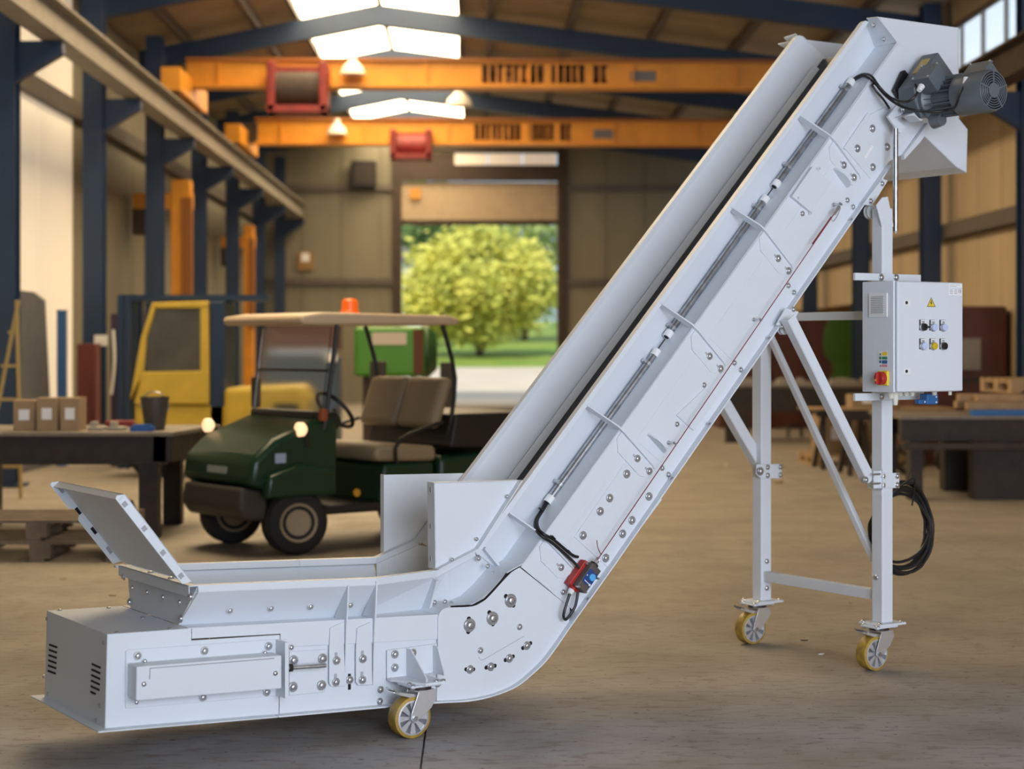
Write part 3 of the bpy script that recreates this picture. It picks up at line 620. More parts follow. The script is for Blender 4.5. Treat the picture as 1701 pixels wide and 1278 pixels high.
# curved ledge + wall of the bend
op = [L2]+[P(x,y,.11) for x, y in ((735,1012),(748,1007.5),(779,1005.5),(798,997.5),(817,980),(829,966),(843,950.5))]+[Q(.02,.0,.11)]
ip = [V3((p.x, .26, p.z)) for p in op]
for s_ in (0, 1):
    fn = (lambda p: p) if s_ == 0 else mv; sg = 1-2*s_
    MB().loft([fn(p) for p in op], [fn(p) for p in ip], (0,0,-.004)).build('curved_ledge', WHITE, bd, smooth=25)
    rim_l = [P(726.5,959,.17), P(790.6,924,.19)]
    top = [RB2.lerp(P(790.6,924,.19), t/8) for t in range(9)]
    MB().loft([fn(p) for p in ip], [fn(V3((q.x, q.y+.03, q.z))) for q in top], (0,.004*sg,0)).build('bend_wall', WHITE, bd)
    A0, A1, B0, B1 = RT2, P(789,913.5,.19), RB2, P(790.6,924,.19)
    MB().prism([fn(A0), fn(A1), fn(B1), fn(B0)], (0,.034*sg,0)).build('bend_rim', WHITE, bd, bevel=.002)
sk1 = [P(x,y,.178) for x, y in ((721,802),(862,798),(789,912),(723,946))]
MB().prism(sk1, (0,.003,0)).build('side_skirt', WHITE, bd, bevel=.001)
MB().prism([sk1[0], sk1[3], sk1[3]+V3((0,.055,0)), sk1[0]+V3((0,.055,0))], (.003,0,0)).build('skirt_flange', WHITE, bd)
MB().prism([sk1[0], sk1[1], sk1[1]+V3((0,.03,0)), sk1[0]+V3((0,.03,0))], (0,0,-.003)).build('skirt_top_edge', WHITE, bd)
for i in (1,2):
    d_ = (sk1[i+1]-sk1[i]).normalized(); nn = V3((d_.z,0,-d_.x)); nn = nn if nn.z > 0 else -nn
    MB().prism([sk1[i], sk1[i+1], sk1[i+1]+V3((0,-.03,0)), sk1[i]+V3((0,-.03,0))], nn*.004).build('skirt_foot', WHITE, bd)
for x, y in ((843,825),(792,896),(751,930)): bolt(bd, x, y, 2.8, .165)
for y in (814,874,928):
    p_ = P(714.5,y,.2); MB().box(V3((sk1[0].x-.002,p_.y,p_.z)), (.002,.008,.02)).build('slot', GREYINK, bd)
sk2 = [P(x,y,.695) for x, y in ((639,789),(790,786),(712,893),(698,898),(639,931))]
MB().prism(sk2, (0,.003,0)).build('side_skirt', WHITE, bd, bevel=.001)
MB().prism([sk2[0], sk2[4], sk2[4]+V3((0,.03,0)), sk2[0]+V3((0,.03,0))], (-.004,0,0)).build('skirt_flange', WHITE, bd)
# joint flanges with bolts
fj = MB().prism([V3((.205,.17,RB2.z)), V3((.205,.262,L2.z)), V3((.205,.20,L2.z)), V3((.205,.14,RB2.z-.01))], (.01,0,0)).build('joint_flange', WHITE, bd)
for x, y in ((722,968), (722,1001), (739,1000), (749,1003)): bolt(bd, x, y, 3.6, .19)
s1, n1 = SN(P(800,930,.19))
fj2 = MB().prism([Q(-.03,.14,.19), Q(-.03,.14,.22), Q(-.03,.0,.262), Q(-.03,.0,.225)], A_*.01).build('joint_flange', WHITE, bd)
for x, y in ((795,928), (810,941), (820,953), (830.5,953)): bolt(bd, x, y, 3.8, .2)
gap = MB().tube([P(x,y,.107) for x, y in ((749,1008.6),(785,1006.6),(805,996),(822,978),(835,963),(842,953))], .005, 6).build('gap_strip', BLACK, bd)  # black strip stands in for the shaded gap along the curved ledge

# ---------------------------------------------------------------- incline trough
inc = empty('incline_trough', (0,0,0), 0, MC)
SE = 3.19
lowp = [P(x,y,.11) for x, y in ((864,943),(1490,70),(1522,97),(1546,140),(1536,205),(1497,258))]
lowp = [Q(.0,0,.11)]+lowp[1:]+[Q(SN(lowp[-1])[0]-.08,-.345,.11), Q(SN(P(947,1008,.11))[0],-.345,.11)]
sp = MB().prism(lowp, (0,.005,0)).build('side_plate', WHITE, inc, bevel=.001); MB().prism([mv(p) for p in lowp], (0,-.005,0)).build('side_plate', WHITE, inc)
for s_ in (0, 1):
    fn = (lambda p: p) if s_ == 0 else mv; sg = 1-2*s_
    MB().loft([fn(Q(0,0,.11)), fn(Q(SE,0,.11))], [fn(Q(0,0,.26)), fn(Q(SE,0,.26))], -N_*.004).build('ledge', WHITE, inc)
    MB().loft([fn(Q(-.03,0,.26)), fn(Q(SE+.004,0,.26))], [fn(Q(-.06,.15,.212)), fn(Q(SE+.004,.15,.212))], (0,.004*sg,0)).build('upper_wall', WHITE, inc)
    MB().prism([fn(Q(-.07,.147,.19)), fn(Q(SE+.002,.147,.19)), fn(Q(SE-.01,.166,.19)), fn(Q(SE-.025,.171,.19)), fn(Q(-.067,.171,.19))], (0,.03*sg,0)).build('rim', WHITE, inc, bevel=.0015)
    # inner seal strip seen on the far wall
    MB().loft([fn(Q(.1,.001,.302)), fn(Q(SE-.1,.001,.302))], [fn(Q(.1,.034,.288)), fn(Q(SE-.1,.034,.288))], (0,.003*sg,0)).build('seal_strip', WHITE, inc)
# belt
belt = [V3((-1.0,0,.44)), V3((.25,0,.42)), V3((.42,0,.46))]+[Q(t,.004,0) for t in (.05,SE-.02)]
MB().loft([V3((p.x,.27,p.z)) for p in belt], [V3((p.x,.60,p.z)) for p in belt], (0,0,-.006)).build('belt', BLACK, inc)
# ribs
ribs = [((840.4,857.8),(902.5,889.8),(958,944)), ((970,678.5),(1030.5,710.5),(1091.6,776)), ((1091.5,510),(1153.6,541),(1210,604)), ((1208,351),(1266.5,377.5),(1323,440)), ((1322,198),(1385,225),(1434,294))]
RS = []
for i, (a, b, c) in enumerate(ribs):
    sa, na = SN(P(*a,.19)); sb, nb = SN(P(*b,.092)); s_c, nc = SN(P(*c,.10)); s_ = (sa+sb+s_c)/3; RS.append((s_, nc))
    g = [Q(s_,na,.188), Q(s_,nb+.01,.096), Q(s_,nb-.03,.088), Q(s_,nc+.03,.094), Q(s_,nc,.106), Q(s_,nc,.112), Q(s_,-.004,.112), Q(s_,nb-.014,.128), Q(s_,na-.045,.207), Q(s_,na-.01,.215)]
    MB().prism(g, A_*.007).build('rib', WHITE, inc, bevel=.001)
    MB().prism([Q(s_,nb-.025,.1035), Q(s_-.035,nb-.025,.1035), Q(s_-.075,nb-.07,.1035), Q(s_-.075,nc+.045,.1035), Q(s_-.06,nc+.02,.1035), Q(s_-.02,nc+.005,.1035), Q(s_,nc+.015,.1035)], (0,.0065,0)).build('rib_foot', WHITE, inc, bevel=.001)
for lst, r in (([(932,943)], 5.2), ([(1058.7,762),(1078.5,783),(1178.6,592),(1197,612.7),(1292.4,429.5),(1310,450),(1401.6,274.4),(1418.5,295)], 5.4)):
    for x, y in lst:
        q = P(x, y, .1025); MB().box(q+N_*.004-A_*.0+V3((-.012,0,.008)), (.02,.002,.009), (N_, VV, A_)).build('slot', PALEG, inc, bevel=.004)
        bolt(inc, x, y, r, .103)
for x, y in ((935.4,984),(1100,778),(1110.4,788.6),(1220,603),(1230.7,614.6),(1309.7,474.6),(1319,486),(1407.6,332.7),(1417,344),(1169.7,640),(1124.5,705),(1333,355)): bolt(inc, x, y, 4, .108)
# cover plates
plate('cover_plate', [(1056,732),(1158,586),(1200,621),(1100,770)], .1075, .003, inc)
plate('cover_plate', [(1177,560),(1274,423),(1312,459),(1217,600)], .1075, .003, inc)
plate('cover_plate', [(1291,399),(1385,270),(1397,282),(1342,362),(1330,352)], .1075, .003, inc)
bpA = plate('tracking_plate', [(954,892.5),(1038,770),(1075,800),(1100,830),(1014,947)], .106, .005, inc)
for x, y in ((1040.8,787.7),(1012.6,827.7),(997,849.7),(968.4,889.8),(1077.8,825),(1049.6,864.8),(1034,887),(1006,927.4)): bolt(bpA, x, y, 6.2, .105)
plate('cover_plate', [(934,902),(1036,758),(1040,762),(950,892),(953,896),(943,910)], .108, .003, inc)
bpB = plate('bearing_plate', [(1405.7,248.7),(1446,190),(1470,178),(1490,196),(1481,254),(1446,296.6)], .104, .007, inc)
for x, y in ((1449,213.5),(1424,246.8),(1473.5,244),(1449.4,277.8)): bolt(bpB, x, y, 5.8, .104)
MB().prism([P(x,y,.1035) for x, y in ((1436,261),(1448,241.5),(1451,243.5),(1439,263))], (0,.002,0)).build('type_label', LABEL, bpB)
plate('wedge_strip', [(1402,246),(1442,187),(1446,190),(1406,249)], .1, .012, inc)
def hood(px, vv, name='inspection_hood'):
    return MB().prism([P(x,y,vv) for x, y in px], (0,.11-vv,0)).build(name, WHITE, inc, bevel=.002)
hd = hood([(1316,326),(1350,277),(1381,304),(1347,352)], .088); 
for x, y in ((1361,280),(1326,329),(1347,354)): scr(hd, x, y, 1.6, .088)
hood([(1124,690),(1172,645),(1191,663),(1153,716)], .1)
plate('window_recess', [(910,937),(938,960),(918,985),(891,962)], .1075, .003, inc)
for px_, py_ in ((1090,738), (1397,297)):
    s_, n_ = SN(P(px_,py_,.1)); pts = [Q(s_, n_+.06*math.cos(q), .11-.055*math.sin(q)) for q in [k*math.pi/12 for k in range(13)]]
    MB().prism(pts, A_*.008).build('lifting_lug', WHITE, inc)
# head cap and discharge hood
hh = empty('discharge_head', (0,0,0), 0, MC)
cp = [P(1490,70,.11), P(1458,28.5,.11), Q(SE,.171,.19), Q(SE,.147,.19), Q(SE,.147,.222), Q(SE,0,.262)]
for s_ in (0,1): MB().prism([(p if s_ == 0 else mv(p)) for p in cp], A_*.004).build('cap_plate', WHITE, hh)
for x, y in ((1451,42),(1468,65)): bolt(hh, x, y, 3.8, .15)
hoodp = [(1460,28),(1592,46),(1593,197),(1607.5,215),(1605.6,287),(1588,277.6),(1527.5,219.5),(1540,150),(1522,97),(1490,70)]
hpts = [P(x,y,.112) for x, y in hoodp]
MB().prism(hpts, (0,.004,0)).build('hood_cheek', WHITE, hh, bevel=.001); MB().prism([mv(p) for p in hpts], (0,-.004,0)).build('hood_cheek', WHITE, hh, bevel=.001)
for i, nm_ in ((1,'hood_front'), (2,'hood_front'), (3,'chute_front'), (4,'chute_lip'), (5,'chute_back'), (6,'head_back')):
    MB().prism([hpts[i], hpts[i+1], mv(hpts[i+1]), mv(hpts[i])], V3((hpts[i+1].z-hpts[i].z,0,hpts[i].x-hpts[i+1].x)).normalized()*.004).build(nm_, WHITE, hh)
MB().prism([Q(SE-.06,.12,.685), Q(SE-.06,.172,.685), Q(SE-.06,.172,.765), Q(SE-.06,.15,.75)], A_*.005).build('far_tab', WHITE, hh)
MB().loft([P(1497,258,.108), P(1520,228,.108), P(1536,205,.108)], [P(1497,266,.108)+V3((0,-.0,0)), P(1524,236,.108), P(1542,212,.108)], (0,-.02,0)).build('head_flange', WHITE, hh)

# ---------------------------------------------------------------- conduit, cables, pull cord
cd = empty('cable_conduit', (0,0,0), 0, MC)
for a, b, cl in (((911,832),(1090,585.5),((931.7,808),(1075.6,605))), ((1109,557),(1270.5,331),((1117,546),(1260,349))), ((1288,307.5),(1413,136.5),((1310,280),(1404,150)))):
    p, q = P(*a,.228), P(*b,.228); d = (q-p).normalized()
    MB().cyl(p, q, .0165, seg=18).build('conduit_tube', GALV, cd, smooth=True)
    MB().cyl(p-d*.012, p+d*.022, .0195, seg=18).build('end_bush', WPLAS, cd, smooth=True); MB().cyl(q-d*.022, q+d*.012, .0195, seg=18).build('end_bush', WPLAS, cd, smooth=True)
    MB().cyl(p-d*.0125, p-d*.0115, .013, seg=14).build('bush_bore', DARK, cd)
    for c in cl:
        k = P(*c,.228); t = (k-p).dot(d); k = p+d*t
        cm = MB().cyl(k-d*.007, k+d*.007, .0185, seg=18); cm.box(k-N_*.026, (.02,.012,.02), (A_,VV,N_)); cm.box(k+N_*.024, (.016,.02,.014), (A_,VV,N_)); cm.build('pipe_clip', ZINC, cd)
        MB().cyl(k-N_*.03-VV*.004, k-N_*.03-VV*.028, .007, seg=8).build('clip_screw', ZINC, cd)
for a, b in (((1093,580),(1105,563)), ((1274,326),(1284,312))): MB().cyl(P(*a,.228), P(*b,.228), .003, seg=6).build('wire', STEELD, cd)
cb_ = empty('signal_cable', (0,0,0), 0, MC)
cp1 = [P(910,833,.228), P(904,845,.21), P(893,863,.17), P(894,878,.12), P(904,888,.082), P(920,897,.085), P(945,918,.092), P(954,924,.094), P(960,925.5,.1)]
cp2 = [P(907,831,.228), P(901,845,.21), P(889.5,864,.17), P(890,880,.12), P(901,892,.082), P(918,903,.085), P(940,922,.085), P(956,937,.08), P(964,946,.07)]
for c in (cp1, cp2): MB().tube(c, .0062, 8, 4).build('cable', BLACK, cb_, smooth=True)
for x, y in ((918.5,893),(945,917),(899,847)): MB().box(P(x,y,.082 if x > 910 else .2), (.005,.018,.022), (A_,VV,N_)).build('cable_tie', BLACK, cb_)
# pull-cord switch
es = empty('pull_cord_switch', (0,0,0), 0, MC)
ec_ = P(971,961,.06); es_s, es_n = SN(ec_); K = lambda s, n, v: Q(es_s+s, es_n+n, v)
AX = (A_, VV, N_)
MB().box(K(0,.012,.085), (.125,.04,.062), AX).build('switch_base', REDP, es, bevel=.004)
MB().box(K(.004,0,.05), (.12,.042,.056), AX).build('switch_cover', BRNP, es, bevel=.004)
lb = MB().box(K(.006,.0,.028), (.062,.003,.05), AX).build('switch_label', BLUEL, es)
MB().cyl(K(.012,-.003,.028), K(.012,-.003,.014), .0155, seg=20).build('reset_button', LBLUE, es, bevel=.003)
MB().box(K(-.017,.0,.0262), (.003,.002,.034), AX).build('arrow_mark', LABEL, lb); MB().box(K(-.017,-.017,.0262), (.009,.002,.008), AX).build('arrow_mark', LABEL, lb); MB().box(K(.006,.02,.0262), (.006,.002,.004), AX).build('printed_mark', LABEL, lb)
MB().cyl(K(.058,-.0,.06), K(.078,-.0,.06), .019, seg=16).build('cord_boot', BLACK, es, bevel=.003)
MB().cyl(K(.078,0,.06), K(.094,0,.06), .011, seg=12).build('cord_shaft', ZINC, es)
MB().cyl(K(-.062,.012,.07), K(-.072,.012,.07), .016, seg=14).build('gland_seat', REDP, es); MB().cyl(K(-.072,.012,.07), K(-.094,.012,.065), .0145, .011, seg=10).build('cable_gland', WPLAS, es)
for s_, n_ in ((.05,.035),(-.055,.02),(-.05,-.024),(.03,-.035)): MB().cyl(K(s_,n_,.05), K(s_,n_,.024 if n_ < .03 else .06), .005, seg=8).build('screw', ZINC, es)
MB().box(K(.02,-.038,.09), (.02,.02,.02), AX).build('mount_ear', ZINC, es)
MB().tube([K(-.094,.012,.065), P(938.5,1012,.06), P(936,1024,.065), P(940,1029.5,.065), P(948,1020,.065), P(956,1006,.065), K(-.052,-.018,.075)], .0062, 8, 4).build('cable', BLACK, cb_, smooth=True)
pc = empty('pull_cord', (0,0,0), 0, MC)
c0, c1 = P(1000.5,925,.06), P(1392,346,.06)
MB().cyl(K(.094,0,.06), c1, .0022, seg=6).build('cord', RUST_R, pc)
MB().cyl(P(1350,405,.06), P(1381,361,.06), .0042, seg=8).build('cord_end', RUST_R, pc)
MB().tube([P(998,921,.06), P(993,910,.055), P(991.5,898,.05)], .0018, 6, 4).build('cord_tail', RUST_R, pc)
MB().torus(K(.10,0,.06), VV, .008, .003).build('cord_ring', ZINC, pc)
for x, y in ((1121,736.5), (1263,531), (1396,339)):
    e = P(x, y, .06); b = V3((e.x, .108, e.z)); MB().cyl(b, e, .0048, seg=8).build('eye_bolt_shank', ZINC, pc); MB().cyl(b, b+V3((0,-.008,0)), .0095, seg=6).build('eye_bolt_nut', ZINC, pc)
    MB().torus(e, A_, .0075, .0034, 16, 6).build('eye_bolt_eye', ZINC, pc)
MB().cyl(P(1385,356,.06), P(1394,343,.06), .0085, seg=10).build('tension_spring', ZINC, pc); MB().tube([P(1381,363,.055), P(1384,368,.055), P(1390,360,.055), P(1396,346,.058)], .0018, 6, 3).build('spring_clip', ZINC, pc)

# ---------------------------------------------------------------- drive
dv = empty('gear_motor', (0,0,0), 0, MC)
gs1, gn1 = SN(P(1532.5,91,.07)); gs0, _ = SN(P(1496,155,.07)); _, gn0 = SN(P(1592.7,123,-.03))
gn0 = max(gn0, gn1-.20)
cs, cn = (gs0+gs1)/2, (gn0+gn1)/2
MB().prism([Q(gs0,gn1,.075), Q(gs1,gn1,.075), Q(gs1,gn0,.075), Q(gs0-.02,gn0-.01,.075), Q(gs0-.07,gn0+.03,.075), Q(gs0-.04,gn1-.05,.075)], (0,-.105,0)).build('gearbox', GREYM, dv, bevel=.008)
MB().prism([Q(gs0-.01,gn1+.008,.085), Q(gs0+.1,gn1+.03,.085), Q(gs0+.12,gn1+.02,.085), Q(gs0+.13,gn0+.06,.085), Q(gs0-.03,gn0,.085)], (0,.016,0)).build('mounting_flange', BLACK, dv, bevel=.006)
MB().box(Q((gs0+gs1)/2+.03,gn1+.001,.02), (.1,.05,.003), AX).build('rating_plate', mat('yellow_plate', (.55,.40,.10), .5), dv)
mo = P(1651,150,-.40); mx, mz = mo.x, mo.z
def mp_(v): return V3((mx, v, mz))
MB().lathe(mp_(-.03), (0,-1,0), [(0,.098),(.02,.098),(.03,.085),(.05,.068),(.19,.068)], 28).build('motor_body', GREYM, dv, smooth=True)
for k in range(20):
    q = 2*math.pi*k/20+.1; d = V3((math.cos(q),0,math.sin(q))); e = VV.cross(d)
    MB().box(mp_(-.135)+d*.078, (.026,.16,.004), (d,VV,e)).build('cooling_fin', GREYM, dv)
MB().lathe(mp_(-.215), (0,-1,0), [(0,.088),(.004,.098),(.16,.098),(.182,.090)], 36, cap=False).build('fan_cover', GREYM, dv, smooth=True)
MB().lathe(mp_(-.215), (0,-1,0), [(0,.088),(.001,.06)], 30).build('cover_back', GREYM, dv)
MB().cyl(mp_(-.36), mp_(-.362), .088, seg=30).build('fan_dark', DARK, dv)
gr = MB()
for R in (.044,.055,.066,.077,.088): gr.torus(mp_(-.398), VV, R, .0027, 36, 6)
gr.build('grille_rings', GREYM, dv, smooth=True)
for k in range(5):
    q = 2*math.pi*k/5+.35; d = V3((math.cos(q),0,math.sin(q))); MB().box(mp_(-.400)+d*.06, (.064,.004,.007), (d,VV,VV.cross(d))).build('grille_spoke', GREYM, dv)
MB().cyl(mp_(-.39), mp_(-.404), .035, seg=26).build('grille_hub', GREYM, dv, bevel=.003)
def tbox(px, py, v, a, vv, n, name):
    s_, n_ = SN(P(px,py,v)); o = MB().box(Q(s_,n_-n/2-.006,v), (a,vv,n), AX).build(name, GREYM, dv, bevel=.006)
    MB().box(Q(s_,n_-.003,v), (a+.008,vv+.008,.012), AX).build('box_lid', GREYM, o, bevel=.004)
    for i in (-1,1):
        for j in (-1,1): MB().cyl(Q(s_+i*a*.46,n_,v+j*vv*.46), Q(s_+i*a*.46,n_+.007,v+j*vv*.46), .0055, seg=8).build('lid_screw', ZINC, o)
    return s_, n_
t1 = tbox(1537,119,-.10,.095,.10,.085,'terminal_box'); t2 = tbox(1621,116,-.275,.10,.125,.075,'brake_box')
def gland(px, py, v, to):
    p = P(px,py,v); q = P(*to); MB().cyl(p, p+(q-p).normalized()*.034, .0165, .012, seg=10).build('cable_gland', WPLAS, dv, bevel=.002); return p
gland(1531,143,-.12,(1522,158,-.13)); gland(1606,130,-.30,(1601,145,-.30))
MB().cyl(mp_(-.05)+V3((-.01,0,-.1)), mp_(-.10)+V3((-.01,0,-.1)), .04, .03, seg=16).build('drain_boss', GREYM, dv, smooth=True)
MB().box(mp_(-.20)+V3((-.02,0,.085)), (.05,.1,.02)).build('cover_bracket', GREYM, dv, bevel=.004)
dc = empty('motor_cable', (0,0,0), 0, MC)
MB().tube([P(1413,136,.228), P(1424,127,.2), P(1436,123,.15), P(1448,127,.09), P(1460,143,.05), P(1474,158,.03), P(1490,167,-.03), P(1506,169,-.1), P(1518,162,-.13), P(1524,153,-.13)], .0062, 8, 5).build('cable', BLACK, dc, smooth=True)
MB().tube([P(1413,138,.225), P(1425,130,.2), P(1437,127,.15), P(1452,137,.09), P(1466,154,.03), P(1482,168,-.02), P(1500,178,-.08), P(1525,184,-.14), P(1550,186,-.16), P(1572,184,-.2), P(1586,178,-.26), P(1594,158,-.3), P(1600,144,-.3)], .0062, 8, 5).build('cable', BLACK, dc, smooth=True)
MB().tube([P(1452,139,.09), P(1449,142,.085), P(1456,152,.07), P(1468,166,.06), P(1477,180,.08)], .0055, 8, 5).build('cable', BLACK, dc, smooth=True)
# torque bracket and lift strut rod
tq = empty('torque_bracket', (0,0,0), 0, MC)
MB().prism([P(x,y,.04) for x, y in ((1472,194),(1489,172),(1497,180),(1497,188),(1488,198),(1491,222),(1486,214))], (0,-.012,0)).build('bracket_arm', WHITE, tq, bevel=.001)
MB().prism([P(x,y,.03) for x, y in ((1484,196),(1500,195),(1512,204),(1516,201),(1508,199),(1500,190))], (0,-.07,0)).build('bracket_channel', WHITE, tq, bevel=.001)
MB().prism([P(x,y,.04) for x, y in ((1472,194),(1484,196),(1502,212),(1493,222))], (0,-.01,0)).build('bracket_plate', WHITE, tq, bevel=.001)
bolt(tq, 1500, 182, 4.5, .0)
r0, r1 = P(1487.5,214,.02), P(1487.5,384,.02); r1 = V3((r0.x, r0.y, r1.z))
MB().cyl(r0, r1, .0125, seg=16).build('strut_rod', GALV, tq, smooth=True)
MB().cyl(r1+V3((0,0,.0)), r1+V3((0,0,-.012)), .0105, .006, seg=16).build('rod_tip', CHROME, tq)

# ---------------------------------------------------------------- support frame
fr = empty('support_frame', (0,0,0), 0, MC)
PV = (.02, .855); PUc, PW = 2.555, .07
wtop_n = P(1465,345,-.015).z; wtop_f = P(1275,575,.82).z+.08
posts = []
for v_, wt in ((PV[0],wtop_n), (PV[1],wtop_f)):
    p = MB().bx(PUc-PW/2, PUc+PW/2, v_-PW/2, v_+PW/2, .214, wt).build('post', WHITE, fr, bevel=.006, seg=3); posts.append(p)
    MB().bx(PUc-.085, PUc+.085, v_-.07, v_+.07, .204, .214).build('foot_plate', WHITE, fr, bevel=.002)
    for x in (-.07,.07):
        for y in (-.055,.055): inst(SCREW, 'bolt', fr, (PUc+x, v_+y, .214), RT, .011)
wlo = P(1450,991,.02).z; wup = P(1437,523,-.015).z
MB().bx(PUc-.02, PUc+.02, PV[0]+PW/2, PV[1]-PW/2, wlo-.025, wlo+.025).build('lower_cross_bar', WHITE, fr, bevel=.003)
MB().bx(PUc-.02, PUc+.02, PV[0]+PW/2, PV[1]-PW/2, wup-.02, wup+.02).build('upper_cross_bar', WHITE, fr, bevel=.003)
for v_, w1 in ((PV[1]-PW/2-.003, wlo+.075), (PV[1]-PW/2-.003, wlo-.06)): inst(SCREW, 'bolt', fr, (PUc, v_, w1), None, .013)
inst(SCREW, 'bolt', fr, (PUc-PW/2-.003, PV[0], wlo+.085), RU, .012)
def angle(name, p, q, wdt=.045, th=.005, side=1):
    d = (q-p).normalized(); x = VV if abs(d.dot(VV)) < .9 else V3((1,0,0)); x = (x-d*x.dot(d)).normalized(); y = d.cross(x)*side
    mb = MB(); m_ = (p+q)/2; L_ = (q-p).length
    mb.box(m_+x*wdt/2, (L_, wdt, th), (d, x, y)); mb.box(m_+y*wdt/2, (L_, th, wdt), (d, x, y)); return mb.build(name, WHITE, fr, bevel=.001)
# strut from incline to near post, its twin on the far post, brace across
a0, a1 = P(1309,532,.0), P(1443,803,.0)
angle('stay', a0, a1, .046, .006, 1)
f0_, f1_ = P(1200,672,.86), P(1270,792,.86); angle('stay', f0_, f1_, .052, .006, 1)
for p_ in (f0_,):
    s_, n_ = SN(p_); MB().prism([Q(s_-.05,-.35,.77), Q(s_+.05,-.35,.77), Q(s_+.05,-.35,.89), Q(s_-.05,-.35,.89)], -N_*.006).build('lip_bracket', WHITE, fr); MB().prism([Q(s_-.04,-.35,.89), Q(s_+.04,-.35,.89), Q(s_+.03,-.42,.89), Q(s_-.03,-.42,.89)], (0,-.006,0)).build('pivot_ear', WHITE, fr)
bq0, bq1 = PU(1278,556,PUc), PU(1452,930,PUc)
mb = MB(); d = (bq1-bq0).normalized(); x_ = V3((1,0,0)); y_ = d.cross(x_); mb.box((bq0+bq1)/2, ((bq1-bq0).length,.03,.03), (d,x_,y_)); mb.build('cross_brace', WHITE, fr, bevel=.003)
# clamp plates
for vv, pxs, bl in ((-.022, ((1460,786),(1494,786),(1494,811),(1460,811)), ((1467,791.5),(1490.5,791),(1467,806.5),(1490.5,806))), (.81, ((1257,772),(1299,771),(1299,795),(1264,795),(1256,788)), ((1275,776.5),(1296.5,776),(1275,790),(1296.5,789.5)))):
    cpk = plate('clamp_plate', pxs, vv, .006, fr, bevel=.001)
    for x, y in bl: bolt(cpk, x, y, 4.4, vv)
q1 = P(1445,797,.0); MB().bx(PUc-PW/2-.06, PUc-PW/2, -.02, -.014, q1.z-.04, q1.z+.04).build('clamp_ear', WHITE, fr); MB().bx(PUc-PW/2-.012, PUc-PW/2-.005, -.03, .07, q1.z-.045, q1.z+.045).build('clamp_plate', WHITE, fr)
bolt(fr, 1438, 797.5, 5, -.01); bolt(fr, 1263, 783, 6.5, .80)
for y in (788.5,804): p = P(1449,y,-.028); MB().cyl(p, p+V3((.05,0,0)), .005, seg=8).build('clamp_rod', ZINC, fr)
# brackets under the incline
for px in (((1466,297),(1475,300),(1449,342),(1433,340)), ((1305,512),(1327,518),(1313,544),(1289,540))):
    bk = plate('lip_bracket', px, .066, .006, fr, bevel=.001)
    cx_ = sum(p[0] for p in px)/4; cy_ = sum(p[1] for p in px)/4
    for t in (-1,1): bolt(bk, cx_+t*9.5, cy_-t*14.5, 4, .066)
def ears(px, py, r, wdt):
    c = P(px,py,.09); mb = MB()
    for vv in (.082,.1): mb.prism([V3((c.x+r*math.cos(q), vv, c.z+r*math.sin(q))) for q in [k*math.pi/8-.0 for k in range(16)]], (0,.006,0))
    mb.build('pivot_ear', WHITE, fr); MB().cyl((c.x,.08,c.z), (c.x,.11,c.z), .010, seg=10).build('pivot_pin', ZINC, fr)
ears(1302,546,.028,.07); ears(1447,352,.034,.07)
MB().prism([P(x,y,-.0165) for x, y in ((1456,341),(1466,328),(1475,327),(1484,373),(1484,377),(1465,376))], (0,.006,0)).build('post_head', WHITE, fr, bevel=.001)

# ---------------------------------------------------------------- control cabinet
kb = empty('control_cabinet', (0,0,0), 0, MC)
vf, vb = -.24, -.032
u0, u1 = P(1488,560,vf).x, P(1598.5,560,vf).x; wt, wbm = P(1490,466.5,vf).z, P(1490,652.5,vf).z
MB().bx(u0, u1-.004, vf+.014, vb, wbm, wt).build('cabinet_body', WHITE, kb, bevel=.003)
dr_ = MB().bx(u0+.008, u1, vf-.004, vf+.012, wbm+.002, wt-.002).build('cabinet_door', WHITE, kb, bevel=.006, seg=3)
for pz, lab_ in ((P(1470,461,-.03).z,'t'), (P(1470,659,-.03).z,'b')):
    ra = P(1420,461,-.03).x; rb = P(1529,461,-.03).x if lab_ == 't' else u1-.03
    rl = MB().bx(ra, rb, -.034, -.018, pz-.017, pz+.017).build('mounting_rail', WHITE, kb, bevel=.002)
    for x in ((1463.6,1488.5) if lab_ == 't' else (1464,)): bolt(rl, x, 461 if lab_ == 't' else 659, 5.2, -.034)
# vent grille on the cabinet side
vg = [PU(x,y,u0-.001) for x, y in ((1444,487.5),(1474.5,487.5),(1474.5,527),(1444,527))]
y0, y1, z0, z1 = vg[1].y, vg[0].y, vg[2].z, vg[0].z
g_ = MB().bx(u0-.006, u0, y0, y1, z0, z1).build('vent_grille', WPLAS, kb, bevel=.002)
for k in range(10): zz = z0+(z1-z0)*(.14+.073*k); MB().bx(u0-.009, u0-.005, y0+(y1-y0)*.17, y0+(y1-y0)*.83, zz, zz+.0035).build('louvre', WPLAS, g_); MB().bx(u0-.0066, u0-.0055, y0+(y1-y0)*.15, y0+(y1-y0)*.85, zz+.0035, zz+.0075).build('louvre_gap', GREYINK, g_)
